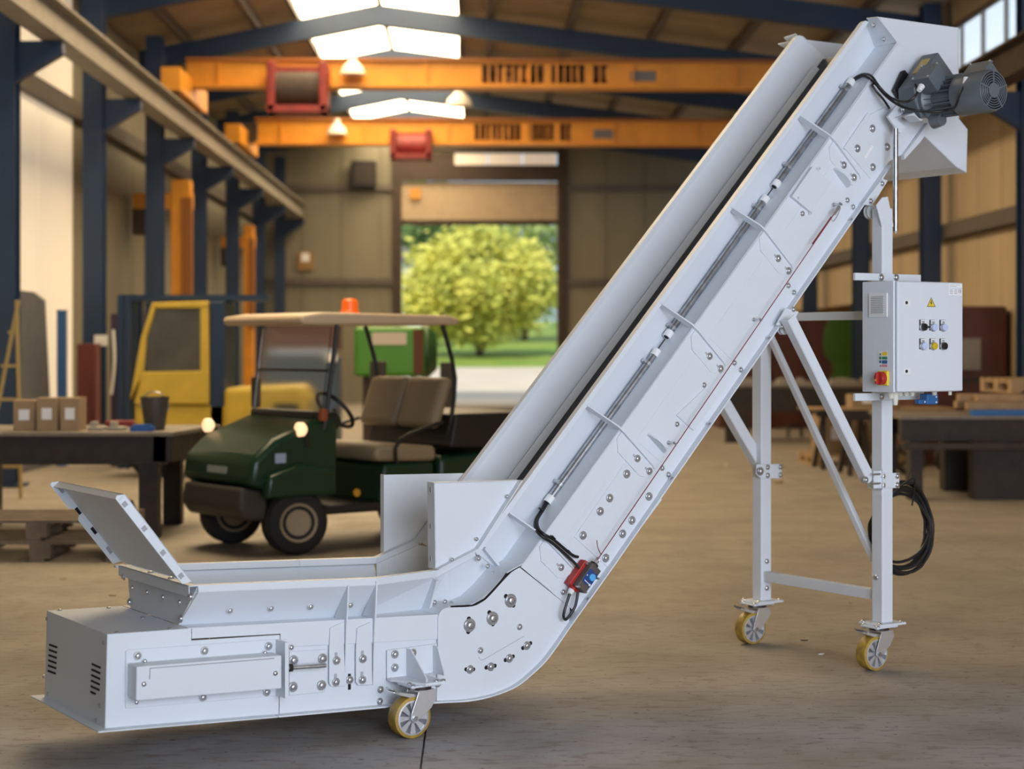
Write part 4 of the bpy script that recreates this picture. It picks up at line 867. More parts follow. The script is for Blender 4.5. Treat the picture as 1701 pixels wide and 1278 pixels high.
# safety sticker and main switch on the side
def side_rect(name, x0, y0, x1, y1, m, d, parent):
    a, b = PU(x0,y0,u0-d), PU(x1,y1,u0-d); return MB().bx(u0-d-.0006, u0-d, a.y, b.y, b.z, a.z).build(name, m, parent)
sk_ = side_rect('safety_sticker', 1459.5, 584.5, 1474.5, 611.5, LABEL, .0003, kb)
for x0, y0_, x1, y1_, m in ((1465.5,585,1474,591,YELP), (1460.5,592.5,1464,597.5,GRN), (1465,592.5,1474,597.5,GRN), (1460.5,599,1464,603.5,BLUEP), (1465,598.5,1474,604.5,BLUEP), (1465,605.5,1474,610,mat('pink_print',(.7,.25,.3),.5)), (1461,606,1464,610,GREYINK)): side_rect('sticker_field', x0, y0_, x1, y1_, m, .001, sk_)
a = PU(1461,590.5,u0-.002); b = PU(1463.8,590.5,u0-.002); c = PU(1462.4,585.8,u0-.002); MB().prism([a,b,c], (-.0006,0,0)).build('warning_symbol', INK, sk_)
sw = side_rect('main_switch', 1462.5, 616, 1476, 640.5, YELP, .0003, kb); bpc = PU(1469,628.5,u0)
MB().bx(u0-.014, u0, bpc.y-.031, bpc.y+.031, bpc.z-.033, bpc.z+.033).build('switch_plate', YELP, kb, bevel=.004)
MB().lathe((u0-.014,bpc.y,bpc.z), (-1,0,0), [(0,.030),(.022,.030),(.026,.026)], 24).build('switch_knob', REDP, kb, smooth=True)
MB().box((u0-.046,bpc.y,bpc.z), (.02,.012,.052)).build('switch_handle', REDP, kb, bevel=.004)
MB().bx(u0-.058, u0-.0565, bpc.y-.004, bpc.y+.004, bpc.z-.012, bpc.z-.004).build('switch_mark', YELP, kb)
# door fittings
vd = vf-.004
def drect(name, x0, y0, x1, y1, m, d, parent, bevel=0):
    a, b = P(x0,y0,vd), P(x1,y1,vd); return MB().bx(a.x, b.x, vd-d, vd, b.z, a.z).build(name, m, parent, bevel=bevel)
for y in (503.5, 617.5):
    lk = drect('door_lock', 1500.7, y-6, 1512, y+6, WPLAS, .004, kb, .002); p = P(1505.8, y-.5, vd-.004); MB().cyl(p, p+V3((0,-.002,0)), .0075, seg=14).build('lock_insert', STEELD, lk)
tr = [P(x,y,vd-.0008) for x, y in ((1547,494),(1554,510),(1540,510))]; ws = MB().prism(tr, (0,.0008,0)).build('warning_sign', INK, kb)
tr = [P(x,y,vd-.0014) for x, y in ((1547,496),(1552.5,509),(1541.5,509))]; MB().prism(tr, (0,.0006,0)).build('warning_field', YELP, ws)
bl_ = [P(x,y,vd-.002) for x, y in ((1547.3,499.5),(1545.2,504),(1546.8,504),(1546,508),(1549,503),(1547.4,503),(1548.6,499.5))]; MB().prism(bl_, (0,.0005,0)).build('bolt_symbol', INK, ws)
lbk = drect('type_sticker', 1576, 471, 1598, 478.5, LABEL, .0008, kb); lb2 = drect('type_sticker', 1576, 480, 1598, 491, LABEL, .0008, kb)
for k in range(2): drect('print_line', 1577.5, 473+k*2.4, 1594-k*5, 474+k*2.4, GREYINK, .0014, lbk)
for k in range(3):
    for j in range(2): drect('print_line', 1577.5+j*7.5, 481.5+k*2.8, 1582.5+j*7.5, 482.7+k*2.8, GREYINK, .0014, lb2)
ce_ = P(1594,484,vd-.0015); ce2 = P(1596.6,484,vd-.0015)
for cc in (ce_, ce2): MB().tube([cc+V3((.006*math.cos(q),0,.008*math.sin(q))) for q in [math.pi/2+k*math.pi/8 for k in range(9)]], .0011, 4).build('ce_mark', INK, lb2)
MB().box(ce2+V3((-.002,0,0)), (.006,.001,.002)).build('ce_mark', INK, lb2)
cols = [('sel',1531.5,543.5),('lil',1548.3,544),('lil',1565,544),('lil',1531.5,575),('yel',1548.3,575),('blk',1565,575)]
for t, x, y in cols:
    pb = drect('button_holder', x-5, y-12.5, x+5, y+5.5, INK, .004, kb, .002)
    pl_ = drect('legend_plate', x-3.2, y-12, x+4.6, y-5.4, WPLAS, .0055, pb); drect('legend_print', x-1.6, y-9.3, x+2.8, y-7.9, INK, .006, pb)
    p = P(x+.2, y, vd); MB().cyl(p, p+V3((0,-.010,0)), .0195, seg=22).build('button_bezel', ZINC, pb, bevel=.002)
    m = {'sel': BLACK, 'lil': LILAC, 'yel': mat('amber_lens',(.62,.45,.02),.3), 'blk': BLACK}[t]
    MB().cyl(p+V3((0,-.010,0)), p+V3((0,-.022,0)), .0165, seg=22).build('button_cap', m, pb, bevel=.003)
    if t == 'sel': MB().box(p+V3((.012,-.026,0)), (.026,.010,.009)).build('selector_lever', BLACK, pb, bevel=.002)
# glands and blue plug below
for x, y, d in ((1480,656,.03),(1494.5,658,.02),(1505,658,.02),(1515,658,.02),(1552,657,.02),(1487,668,.03)):
    p = P(x,y,-.17 if d > .025 else -.15); MB().cyl((p.x,p.y,wbm), (p.x,p.y,wbm-d-(.03 if y > 660 else 0)), .014 if d < .025 else .018, .011, seg=10).build('cable_gland', CREAMP, kb, bevel=.002)
p = P(1543,663,-.12); MB().box(p, (.075,.05,.05)).build('blue_socket', BLUEP, kb, bevel=.006); MB().box(p+V3((-.055,0,-.012)), (.05,.03,.02)).build('socket_latch', BLUEP, kb, bevel=.004)
for dx, dz in ((.02,.01),(.02,-.015),(-.055,-.012)): q = p+V3((dx,-.026,dz)); MB().cyl(q, q+V3((0,-.002,0)), .004, seg=8).build('socket_screw', LABEL, kb)
p = P(1578,655,-.2); MB().cyl((p.x,p.y,wbm), (p.x,p.y,wbm-.018), .008, seg=10).build('drain_plug', CREAMP, kb)

# ---------------------------------------------------------------- coiled supply cable hung on the post
cc_ = P(1500,876,.085); hk = tag(empty('coiled_cable', ORG+UA*cc_.x+VA*cc_.y, ROT), 'black supply cable coiled and tied, hanging behind the near support post', 'cable')
for k in range(7):
    R1, R2 = .20+.004*random.uniform(-6,2), .195+.006*random.uniform(-5,4); dz = random.uniform(-.012,.012); dx = .008*random.uniform(-1,1); ph = random.uniform(0,6)
    pts = []
    for j in range(40):
        q = 2*math.pi*j/40; pts.append(V3((dx+R1*math.cos(q)*(1-.12*(math.sin(q) > .3)*math.sin(q)), .012*math.sin(q*2+ph)+random.uniform(-.002,.002)+k*.006-.02, cc_.z+dz*math.sin(q)+R2*math.sin(q)*(1+(.10*k/7 if math.sin(q) < 0 else 0)))))
    MB().tube(pts, .0075, 8, closed=True).build('cable_loop', BLACK, hk, smooth=True)
MB().tube([V3((-.06,-.04,cc_.z+.2)), V3((.02,-.05,cc_.z+.235)), V3((.055,-.02,cc_.z+.17)), V3((.06,0,cc_.z+.1))], .004, 6, 4).build('cable_tie', BLACK, hk)
MB().tube([V3((-.02,-.05,cc_.z+.235)), V3((.005,-.055,cc_.z+.29)), V3((.02,-.05,cc_.z+.22))], .002, 6, 3).build('tie_tail', BLACK, hk)
# ================================================================== THINGS STANDING IN THE HALL
CGREEN = mat('dark_green_bodywork', (.005, .038, .017), .3, var=.15, scale=4)
TYREB = mat('black_tyre', (.012, .012, .012), .75)
BEIGE = mat('beige_vinyl', (.33, .265, .165), .55, var=.1, scale=4)
CREAM = mat('cream_roof_plastic', (.62, .48, .32), .5)
FYEL = mat('yellow_forklift_paint', (.60, .42, .05), .45, var=.15, scale=4)
GLASS = mat('dusty_cab_glass', (.10, .10, .09), .15, var=.3, scale=3)
CARD = mat('brown_cardboard', (.36, .25, .14), .8, var=.12, scale=6)
WOOD = mat('raw_pine', (.45, .30, .16), .75, var=.3, scale=5, stretch=(1, 6, 1))
OLDW = mat('weathered_pallet_wood', (.22, .17, .12), .85, var=.35, scale=6)
GSTEEL = mat('grey_steel_table_top', (.26, .22, .17), .5, var=.35, scale=5)
ORL = mat('orange_lamp_glass', (.75, .12, .01), .3, emit=(1, .16, .01), es=.35)
LITL = mat('lit_lamp_lens', (.9, .6, .35), .3, emit=(1, .62, .34), es=1.3)

def wheel(parent, x, y, z, r, wd, m_rim=None, yaw=0):
    t = MB().lathe((0,-wd/2,0), (0,1,0), [(0,r*.62),(.02,r*.9),(.05,r),(wd-.05,r),(wd-.02,r*.9),(wd,r*.62)], 24).build('tyre', TYREB, parent, smooth=True)
    t.location = (x,y,z); t.rotation_euler = (0,0,yaw)
    rm = MB().lathe((0,-wd/2-.004,0), (0,1,0), [(0,r*.2),(.006,r*.5),(-.006,r*.6),(wd+.014,r*.6),(wd+.002,r*.5),(wd+.008,r*.2)], 20).build('wheel_rim', m_rim or BEIGE, parent, smooth=True)
    rm.location = (x,y,z); rm.rotation_euler = (0,0,yaw)

# ---- golf cart (local x forward, y to its left side, z up)
g0 = G(489, 921); ang = math.radians(218)
fx, fy = V3((math.cos(ang), math.sin(ang), 0)), V3((-math.sin(ang), math.cos(ang), 0))
gorg = g0-fx*.80-fy*.45
GC = empty('golf_cart', gorg, ang); tag(GC, 'dark green golf cart with cream roof, beige seats and an orange beacon', 'golf cart')
def ex(name, prof, y0, y1, m, bevel=.03, par=None): return MB().prism([(x, y0, z) for x, z in prof], (0, y1-y0, 0)).build(name, m, par or GC, bevel=bevel, seg=3, smooth=40)
for x, y in ((.80,.45),(.80,-.45),(-.80,.45),(-.80,-.45)): wheel(GC, x, y, .235, .235, .2, BEIGE, math.radians(-14) if x > 0 else 0)
ex('front_cowl', [(.45,.40),(.45,.98),(.62,.98),(1.0,.84),(1.17,.70),(1.2,.52),(1.02,.46),(.98,.42)], -.5, .5, CGREEN, .05)
ex('front_bumper', [(1.0,.25),(1.0,.46),(1.22,.50),(1.24,.34),(1.18,.26)], -.42, .42, mat('dark_grey_plastic', (.045,.04,.035), .6), .03)
for sg in (-1,1): ex('fender', [(.50,.42),(.52,.60),(.8,.66),(1.08,.58),(1.1,.42)], sg*.52-.05, sg*.52+.05, CGREEN, .03)
MB().bx(1.16,1.19,-.12,.16,.56,.63).build('badge_plate', mat('pale_badge', (.35,.4,.36), .4), GC)
MB().box((.95,.505,.70), (.09,.004,.07)).build('sticker', mat('pale_blue_sticker', (.35,.45,.6), .5), GC); MB().box((.72,.553,.55), (.10,.004,.045)).build('sticker', mat('pale_badge', (.35,.4,.36), .4), GC)
MB().bx(-1.05,.6,-.5,.5,.27,.34).build('floor_pan', BLACK, GC, bevel=.02)
ex('dash', [(.40,.95),(.45,1.02),(.62,1.02),(.62,.85),(.5,.8)], -.48, .48, BLACK, .02)
ex('seat_base', [(-.42,.33),(-.42,.62),(.05,.62),(.1,.33)], -.5, .5, CGREEN, .03)
ex('seat_cushion', [(-.44,.62),(-.44,.74),(.08,.77),(.14,.72),(.12,.64)], -.5, .5, BEIGE, .04)
for y0, y1 in ((-.5,-.01),(.01,.5)): ex('backrest', [(-.48,.86),(-.62,1.24),(-.52,1.27),(-.38,.88)], y0, y1, BEIGE, .05)
ex('rear_body', [(-1.2,.36),(-1.22,.70),(-.45,.66),(-.45,.36)], -.52, .52, CGREEN, .05)
ex('cargo_box', [(-1.42,.72),(-1.42,.98),(-.58,.98),(-.52,.72)], -.56, .56, BLACK, .02)
ex('footrest', [(-1.5,.40),(-1.5,.46),(-1.15,.46),(-1.15,.40)], -.45, .45, BLACK, .01)
for sg in (-1,1):
    MB().tube([(-.55,sg*.5,.8),(-.60,sg*.52,1.25),(-.48,sg*.52,1.66)], .018, 8, 3).build('rear_roof_post', BLACK, GC)
    MB().tube([(.58,sg*.5,.9),(.52,sg*.52,1.35),(.48,sg*.52,1.66)], .018, 8, 3).build('front_roof_post', BLACK, GC)
    MB().tube([(-.05,sg*.52,.62),(-.05,sg*.56,.80),(-.45,sg*.56,.92)], .015, 8, 3).build('hip_rail', BLACK, GC)
ex('roof', [(-.60,1.66),(-.63,1.70),(-.53,1.735),(.62,1.745),(.80,1.72),(.82,1.68),(.78,1.655)], -.56, .56, CREAM, .02)
wsg = MB().prism([(.58,-.48,1.0),(.58,.48,1.0),(.50,.48,1.64),(.50,-.48,1.64)], (.006,0,.003)).build('windscreen', mat('clear_screen', (.9,.93,.95), .05, trans=1.0), GC)
MB().tube([(.565,-.49,1.3-.3),(.565,.49,1.0)], .012, 6).build('screen_rail', BLACK, GC); MB().tube([(.54,-.49,1.32),(.54,.49,1.32)], .01, 6).build('screen_hinge', BLACK, GC)
MB().torus((.30,.22,1.02), (-.75,0,.66), .17, .016, 24, 8).build('steering_wheel', BLACK, GC); MB().cyl((.5,.22,.86),(.3,.22,1.02),.02).build('steering_column', BLACK, GC)
for sg in (-1,1):
    MB().lathe((.93 if sg < 0 else .74,sg*.5,.90), (1,0,0), [(0,.03),(.02,.05),(.06,.052),(.07,.04)], 16).build('indicator_lamp', LITL, GC, smooth=True); MB().box((.92 if sg < 0 else .73,sg*.5,.83), (.03,.03,.12)).build('lamp_stalk', BLACK, GC)
    MB().box((1.11,sg*.36,.70), (.06,.16,.07)).build('headlight', mat('dull_lens', (.25,.28,.26), .2), GC, bevel=.02)
MB().box((.60,.52,1.0), (.05,.06,.09)).build('side_marker', mat('dull_orange', (.30,.07,.02), .5), GC, bevel=.01)
MB().box((.48,-.62,1.14), (.04,.12,.24)).build('mirror', BLACK, GC, bevel=.02)
MB().lathe((.02,.0,1.745), (0,0,1), [(0,.075),(.02,.075),(.03,.065),(.10,.062),(.12,.04)], 18).build('beacon', ORL, GC, smooth=True)
MB().lathe((.30,.505,.42), (0,1,0), [(0,.03),(.01,.03)], 10).build('reflector', mat('amber_reflector', (.6,.3,.02), .3), GC)

# ---- forklift behind the left bench (local x right, y depth)
fo_ = HY(330, 780, 19.6); FK = empty('forklift', (fo_.x, 19.6, 0)); tag(FK, 'yellow forklift with a framed cab door standing behind the welding bench', 'forklift')
def fz(py): return HY(300, py, 19.6).z
def fxx(px): return HY(px, 600, 19.6).x-fo_.x
cab = [(215,660),(232,560),(250,505),(345,500),(347,670)]
out = [V3((fxx(x), 0, fz(y))) for x, y in cab]; inn = [V3((fxx(x), 0, fz(y))) for x, y in ((238,648),(248,565),(262,515),(334,512),(334,614),(244,618))]
MB().prism([(fxx(x),0,fz(y)) for x, y in ((215,665),(234,560),(252,503),(258,513),(243,562),(238,620))], (0,1.0,0)).build('front_pillar', FYEL, FK, bevel=.02)
MB().prism([(fxx(x),0,fz(y)) for x, y in ((250,503),(346,500),(346,512),(258,513))], (0,1.0,0)).build('cab_roof', FYEL, FK, bevel=.02)
MB().prism([(fxx(x),0,fz(y)) for x, y in ((332,512),(346,512),(347,620),(332,620))], (0,.08,0)).build('rear_pillar', FYEL, FK, bevel=.02)
MB().prism([(fxx(x),0,fz(y)) for x, y in ((236,618),(347,616),(347,672),(222,672))], (0,1.0,0)).build('door_panel', FYEL, FK, bevel=.02)
MB().prism([(fxx(x),.03,fz(y)) for x, y in ((238,620),(245,562),(259,513),(333,512),(333,618))], (0,.02,0)).build('cab_window', GLASS, FK)
MB().bx(fxx(346),fxx(372),.05,1.0,.3,fz(500)).build('rear_frame', NAVY, FK, bevel=.02)
MB().prism([(fxx(x),-.02,fz(y)) for x, y in ((372,645),(500,640),(512,665),(516,745),(372,750))], (0,1.1,0)).build('counterweight', FYEL, FK, bevel=.06, seg=3)
MB().bx(fxx(455),fxx(497),-.04,0,fz(694),fz(670)).build('vent', BLACK, FK, bevel=.01)
MB().bx(fxx(222),fxx(500),.05,1.0,.25,fz(672)).build('chassis', FYEL, FK, bevel=.03)
MB().bx(fxx(190),fxx(440),.2,.9,fz(498),fz(489)).build('overhead_guard', NAVY, FK)
for x in (192,204): MB().bx(fxx(x),fxx(x)+.06,.1,.2,.1,fz(492)).build('mast_rail', NAVY, FK); MB().bx(fxx(x),fxx(x)+.06,.8,.9,.1,fz(492)).build('mast_rail', NAVY, FK)
for px in (250, 460):
    for y in (.1,.95): wheel(FK, fxx(px), y, .26, .26, .2, STEELD)
# ---- blue machine behind the cart's windscreen, green tank on legs
bm0 = HY(500, 600, 24); BMx = tag(empty('blue_machine', (bm0.x, 24, 0)), 'blue and maroon machine seen through the cart windscreen', 'machine')
MB().bx(-.55,.5,0,.9,0,1.35).build('body', mat('dull_blue_paint', (.05,.09,.16), .5), BMx, bevel=.03); MB().bx(-.45,.45,-.02,.8,1.35,1.46).build('cover', mat('pale_blue_paint', (.25,.33,.48), .5), BMx, bevel=.02); MB().bx(-.5,.5,.3,.9,1.46,1.85).build('back_panel', mat('maroon_paint', (.11,.05,.045), .6), BMx)
MB().bx(.36,.5,-.03,0,1.28,1.4).build('light_panel', LABEL, BMx)
tn0 = HY(652, 590, 21); TK = tag(empty('green_tank', (tn0.x, 21, 0)), 'bright green tank with a white label on dark legs, right of the cart roof posts', 'tank')
zt, zb = HY(650,543,21).z, HY(650,626,21).z; x0, x1 = HY(588,0,21).x-tn0.x, HY(722,0,21).x-tn0.x
GT = mat('bright_green_paint', (.07,.25,.02), .45, var=.1, scale=3)
MB().bx(x0,x1-.12,0,.7,zb,zt).build('tank_body', GT, TK, bevel=.05, seg=3); MB().lathe((x1-.18,.35,(zt+zb)/2), (1,0,0), [(0,.33),(.1,.32),(.2,.22)], 24).build('tank_end', mat('dark_green_paint', (.02,.08,.015), .5), TK, smooth=True)
MB().bx(x1-.26,x1-.14,-.02,.1,zb+.03,zt-.03).build('rust_band', mat('rust_brown', (.10,.035,.015), .8), TK); MB().bx(x0+.22,x0+.64,-.01,0,zt-.22,zt-.07).build('label_plate', mat('beige_label', (.55,.48,.40), .6), TK)
for x in (x0+.1, x1-.3):
    for y in (.08,.6): MB().bx(x,x+.07,y,y+.07,0,zb).build('leg', BROWN, TK)
for px, top, wd, l in ((628, 600, 26, 'dark steel upright standing behind the cart seat'), (743, 602, 24, 'leaning dark steel upright right of the green tank')):
    a = HY(px, 700, 18.5); h = HY(px, top, 18.5).z; o = MB().bx(-.5*wd/F*18.5,.5*wd/F*18.5,-.08,.08,0,h).bx(-.2,.2,-.15,.15,0,.03).build('steel_upright', STEELD, bevel=.01); o.location = (a.x,18.5,0); tag(o, l, 'post')
a0 = HY(700, 690, 19); b0_ = HY(960, 690, 19)
wbk = empty('dark_workbench', ((a0.x+b0_.x)/2, 19, 0)); tag(wbk, 'low dark steel bench crossing below the far gate', 'bench'); hl = (b0_.x-a0.x)/2
MB().bx(-hl,hl,0,.8,HY(0,705,19).z,HY(0,680,19).z).build('bench_top', STEELD, wbk, bevel=.005); MB().bx(-hl,hl,.3,.34,.02,HY(0,705,19).z).build('back_sheet', STEELD, wbk)
for x in (-hl+.05,hl-.12): MB().bx(x,x+.08,.1,.7,0,HY(0,705,19).z).build('leg', STEELD, wbk)

# ---- left welding bench with things on it
BY = 13.4
tz = .83; bx1 = G(318, 716, tz)
WB = empty('welding_bench', (-3.6, BY, 0)); tag(WB, 'long dark steel welding bench with a grey top at the left', 'bench')
xl = -6-(-3.6); xr = HY(318, 715, BY).x+3.6
MB().bx(-1.9,xr-.15,-.0,1.3,tz-.03,tz).build('bench_top', GSTEEL, WB, bevel=.004)
MB().bx(-1.9,xr-.2,.02,.14,tz-.25,tz-.03).build('front_beam', STEELD, WB); MB().bx(-1.9,xr-.2,1.16,1.28,tz-.25,tz-.03).build('rear_beam', STEELD, WB); MB().prism([(xr-.3,.02,tz-.03),(xr-.15,.02,tz-.03),(xr+.02,1.28,tz-.03),(xr-.15,1.28,tz-.03)], (0,0,-.2)).build('end_beam', STEELD, WB)
for x in (-1.7,-.55,xr-.42):
    for y in (.06,1.1): MB().bx(x,x+.15,y,y+.15,0,tz-.25).build('leg', STEELD, WB)
MB().prism([(xr-.15,.0,tz),(xr-.15,1.3,tz),(xr+.04,1.3,tz)], (0,0,-.03)).build('corner_plate', GSTEEL, WB)
def onbench(px, py, dy=.35): return HY(px, py, BY+dy).x
def cbox(x, y, z, sx, sy, sz, label, group=None, rz=0):
    o = empty('cardboard_box', (x,y,z), rz); tag(o, label, 'box', group)
    MB().bx(-sx/2,sx/2,-sy/2,sy/2,0,sz).build('carton', CARD, o, bevel=.004); MB().bx(-sx*.25,sx*.25,-sy/2-.002,-sy/2,sz*.35,sz*.7).build('paper_label', LABEL, o)
    MB().bx(-sx/2-.001,sx/2+.001,-.03,.03,sz,sz+.002).build('packing_tape', mat('tan_tape', (.45,.33,.18), .4), o); return o
cbox(onbench(44,670), BY+.4, tz, .17, .25, .24, 'brown carton at the left of the three on the welding bench')
cbox(onbench(84,670), BY+.35, tz, .16, .25, .26, 'brown carton in the middle of the three on the bench'); cbox(onbench(122,670), BY+.35, tz, .15, .25, .26, 'brown carton nearest the grey steel offcuts on the bench')
bk = HY(257,700,BY+.4); B_ = empty('metal_bucket', (bk.x,BY+.4,tz)); tag(B_, 'dark metal bucket standing on the welding bench', 'bucket')
MB().lathe((0,0,0),(0,0,1),[(0,.075),(.01,.08),(.26,.115),(.265,.12),(.255,.11),(.02,.07)],20).build('pail', mat('dark_pail', (.10,.09,.075), .5, .4), B_, smooth=True); MB().torus((0,0,.2),(.0,1,.3),.11,.005,20).build('bail', ZINC, B_)
o = MB().bx(-.09,.09,-.06,.06,0,.04).bx(-.07,.07,-.05,.05,.04,.055).build('blue_tray', mat('blue_tray', (.02,.10,.35), .5), bevel=.005); o.location = (onbench(236,712,.15),BY+.18,tz); tag(o, 'small blue tray beside the metal bucket', 'tray')
for k, (px, l) in enumerate(((162,'grey steel offcut lying right of the cartons'),(195,'pale steel bracket lying in the middle of the welding bench'))):
    o = MB().bx(-.06,.06,-.1,.1,0,.03).bx(-.05,.0,-.05,.05,.03,.07).build('steel_offcut', mat('pale_offcut', (.35,.31,.25), .5), bevel=.005); o.location = (onbench(px,700),BY+.35,tz); tag(o, l, 'metal part')
o = MB().bx(-.12,.12,-.06,.06,0,.05).build('red_toolbox', mat('dull_red', (.25,.04,.03), .5), bevel=.01); o.location = (onbench(200,675,1.0),BY+1.0,tz); tag(o, 'dull red tool case at the back of the welding bench', 'tool case')
# pallets on the floor at the left
def pallet(x, y, z, label, nb=5, sx=1.2, sy=.8, rz=0, group=None, m=None):
    o = empty('wooden_pallet', (x,y,z), rz); tag(o, label, 'pallet', group); m = m or OLDW
    for k in range(nb): yy = -sy/2+(sy-.1)*k/(nb-1); MB().bx(-sx/2,sx/2,yy,yy+.1,.122,.144).build('deck_board', m, o)
    for xx in (-sx/2, -.072, sx/2-.145):
        MB().bx(xx,xx+.145,-sy/2,sy/2,.1,.122).build('stringer_board', m, o); MB().bx(xx,xx+.1,-sy/2,sy/2,0,.022).build('bottom_board', m, o)
        for yy in (-sy/2,-.05,sy/2-.1): MB().bx(xx,xx+.145,yy,yy+.1,.022,.1).build('block', m, o)
    return o
p = G(78, 934); pallet(p.x-.05, p.y+.4, 0, 'weathered wooden pallet lowest in the stack under the left bench'); pallet(p.x-.08, p.y+.42, .145, 'weathered wooden pallet on top of the stack under the left bench')
o = empty('scrap_lump', (G(90,900,.3).x, p.y+.42, .289)); tag(o, 'dark round lump of scrap lying on the pallet stack', 'scrap'); MB().lathe((0,0,0),(0,0,1),[(0,.12),(.05,.14),(.1,.12),(.12,.06)],16).build('lump', STEELD, o, smooth=True)
# tall things leaning by the cream wall
sx0, sx1 = HX(33,560,-5.4), HX(82,560,-5.4)
o = empty('grey_sheet_stack', (-5.38,21.2,0)); tag(o, 'grey stacked metal sheets leaning against the cream wall', 'metal sheets')
for k in range(4): MB().prism([(.04*k-.1,-.8,0),(.04*k-.08,-.8,0),(.04*k-.18,-.8,2.18-.03*k),(.04*k-.2,-.8,2.18-.03*k)], (0,1.5,0)).build('sheet', mat('grey_sheet', (.12,.125,.14), .5, var=.2), o)
for py_, l, m, px, hh_ in ((515,'thin blue steel bar leaning by the cream wall',mat('mid_blue_paint',(.03,.10,.26),.5),103,1.93),):
    b_ = HY(px,640,21.6); o = MB().bx(-.055,.055,-.05,.05,0,hh_).bx(-.06,.06,-.055,.055,hh_,hh_+.02).build('blue_bar', m, bevel=.005); o.location = (b_.x,21.6,0); tag(o, l, 'bar')
b_ = HY(143,620,22.3); o = empty('red_cabinet', (b_.x,22.3,0)); tag(o, 'dull red cabinet beside the thick navy column', 'cabinet'); MB().bx(-.12,.12,0,.3,0,1.53).build('body', mat('dull_red_paint',(.14,.03,.02),.6), o, bevel=.01); MB().bx(-.1,.1,-.01,0,.1,1.45).build('door', mat('dull_red_paint',(.14,.03,.02),.6), o)
yl = HY(14,600,17); o = empty('yellow_ladder', (yl.x,17,0)); tag(o, 'yellow step ladder at the left edge of the picture', 'ladder')
for dx, tp in ((-.28,.1),(.12,.08)): MB().tube([(dx,0,0),(tp,0,1.95)], .022, 6).build('rail', mat('dull_yellow',(.40,.30,.12),.6), o)
for k in range(5): MB().bx(-.28+.07*k,.12-.008*k,-.02,.02,.3+.33*k,.33+.33*k).build('rung', mat('dull_yellow',(.40,.30,.12),.6), o)
b_ = HY(168, 566, 22.65); o = MB().bx(-.08,.08,-.06,.0,-.07,.07).bx(-.05,.05,-.07,-.06,-.04,.04).build('switch_box', WPLAS, bevel=.005); o.location = (b_.x,22.66,b_.z); tag(o, 'small white switch box on the thick navy column', 'switch box')
tk_ = HY(200,600,21.5); o = empty('tool_trolley', (tk_.x,21.5,0)); tag(o, 'dark tool rack with hanging white hoses left of the forklift', 'rack')
MB().bx(-.12,.25,0,.3,0,1.9).build('frame', mat('dark_purple_paint',(.03,.02,.045),.5), o)
for x in (-.08,.02): MB().tube([(x,-.04,1.7),(x+.02,-.06,1.3),(x-.02,-.05,.9)], .018, 6, 3).build('hose', LABEL, o)

# ---- right and middle of the hall
MAR = mat('red_brown_primer', (.10,.028,.016), .6, var=.3, scale=3); GRN2 = mat('grass_green_paint', (.06,.16,.012), .5, var=.25, scale=2)
y_ = 31.25; c0_, c1_ = HY(1195,600,y_), HY(1478,600,y_); TN = empty('steel_container', ((c0_.x+c1_.x)/2,y_,0)); tag(TN, 'large red-brown primed steel container with a green painted end panel', 'container')
hx = (c1_.x-c0_.x)/2; zt = HY(1300,528,y_).z
MB().bx(-hx,hx,0,1.3,.0,zt).build('body', MAR, TN, bevel=.03)
for k in range(5): MB().bx(-hx+.3+k*.6,-hx+.34+k*.6,-.03,0,.0,zt).build('rib', MAR, TN)
gx0, gx1 = HY(1300,0,y_).x-TN.location.x, hx-.02
gpts = [(gx0,-.04,zt*.52)]
gz = lambda py: HY(1400,py,y_).z
gpl = [(1378,527),(1369,550),(1367,575),(1371,592),(1380,602),(1383,616),(1380,627),(1376,634),(1468,634),(1468,527)]
MB().prism([(HY(x,0,y_).x-TN.location.x,-.04,gz(y)) for x, y in gpl], (0,.04,0)).build('green_panel', GRN2, TN, bevel=.005)
MB().bx(-hx,hx,-.05,1.3,gz(636),gz(633)).build('ledge', GSTEEL, TN)
y_ = 26.6; a, b = HY(1190,650,y_), HY(1475,650,y_); o = empty('steel_table', ((a.x+b.x)/2,y_,0)); tag(o, 'dark heavy steel table in front of the red-brown container', 'table'); hx = (b.x-a.x)/2; tz2 = HY(0,640,y_).z
MB().bx(-hx,hx,0,1.2,tz2-.04,tz2).build('table_top', GSTEEL, o); MB().bx(-hx,hx,.02,.2,tz2-.42,tz2-.04).build('apron', STEELD, o)
lgx = HY(1226,0,y_).x-o.location.x
for x in (lgx, hx-.3):
    MB().bx(x-.17,x+.17,.0,.02,0,tz2-.42).bx(x-.17,x+.17,.2,.22,0,tz2-.42).bx(x-.01,x+.01,.02,.2,0,tz2-.42).build('leg', STEELD, o); MB().bx(x-.2,x+.2,-.02,.24,0,.02).build('foot', STEELD, o)
tx = o.location.x
for k, (px, w_, l) in enumerate(((1243,.35,'steel block on the dark table left of the far post'),(1300,.18,'flat steel part on the dark table between the stays'),(1330,.22,'pale steel strip on the dark table behind the stays'),(1400,.4,'row of small steel parts on the dark table near the green panel'),(1434,.14,'small steel part on the dark table beside the cabinet'))):
    q = HY(px,640,y_+.4); e = MB().bx(-w_/2,w_/2,-.1,.1,0,.05+.03*(k%2)).bx(-w_/4,w_/6,-.08,.06,.05,.1).build('steel_part', mat('pale_offcut',(.35,.31,.25),.5), bevel=.005); e.location = (q.x,y_+.4,tz2); tag(e, l, 'metal part')
# hoop
q = G(1320,727); o = empty('steel_hoop', q); tag(o, 'low bent steel tube hoop standing on the floor', 'hoop'); s_ = q.y/F
MB().tube([(-11*s_,0,0),(-11*s_,0,16*s_),(-8*s_,0,20*s_),(8*s_,0,20*s_),(11*s_,0,16*s_),(11*s_,0,0)], .025, 8).build('tube', STEELD, o)
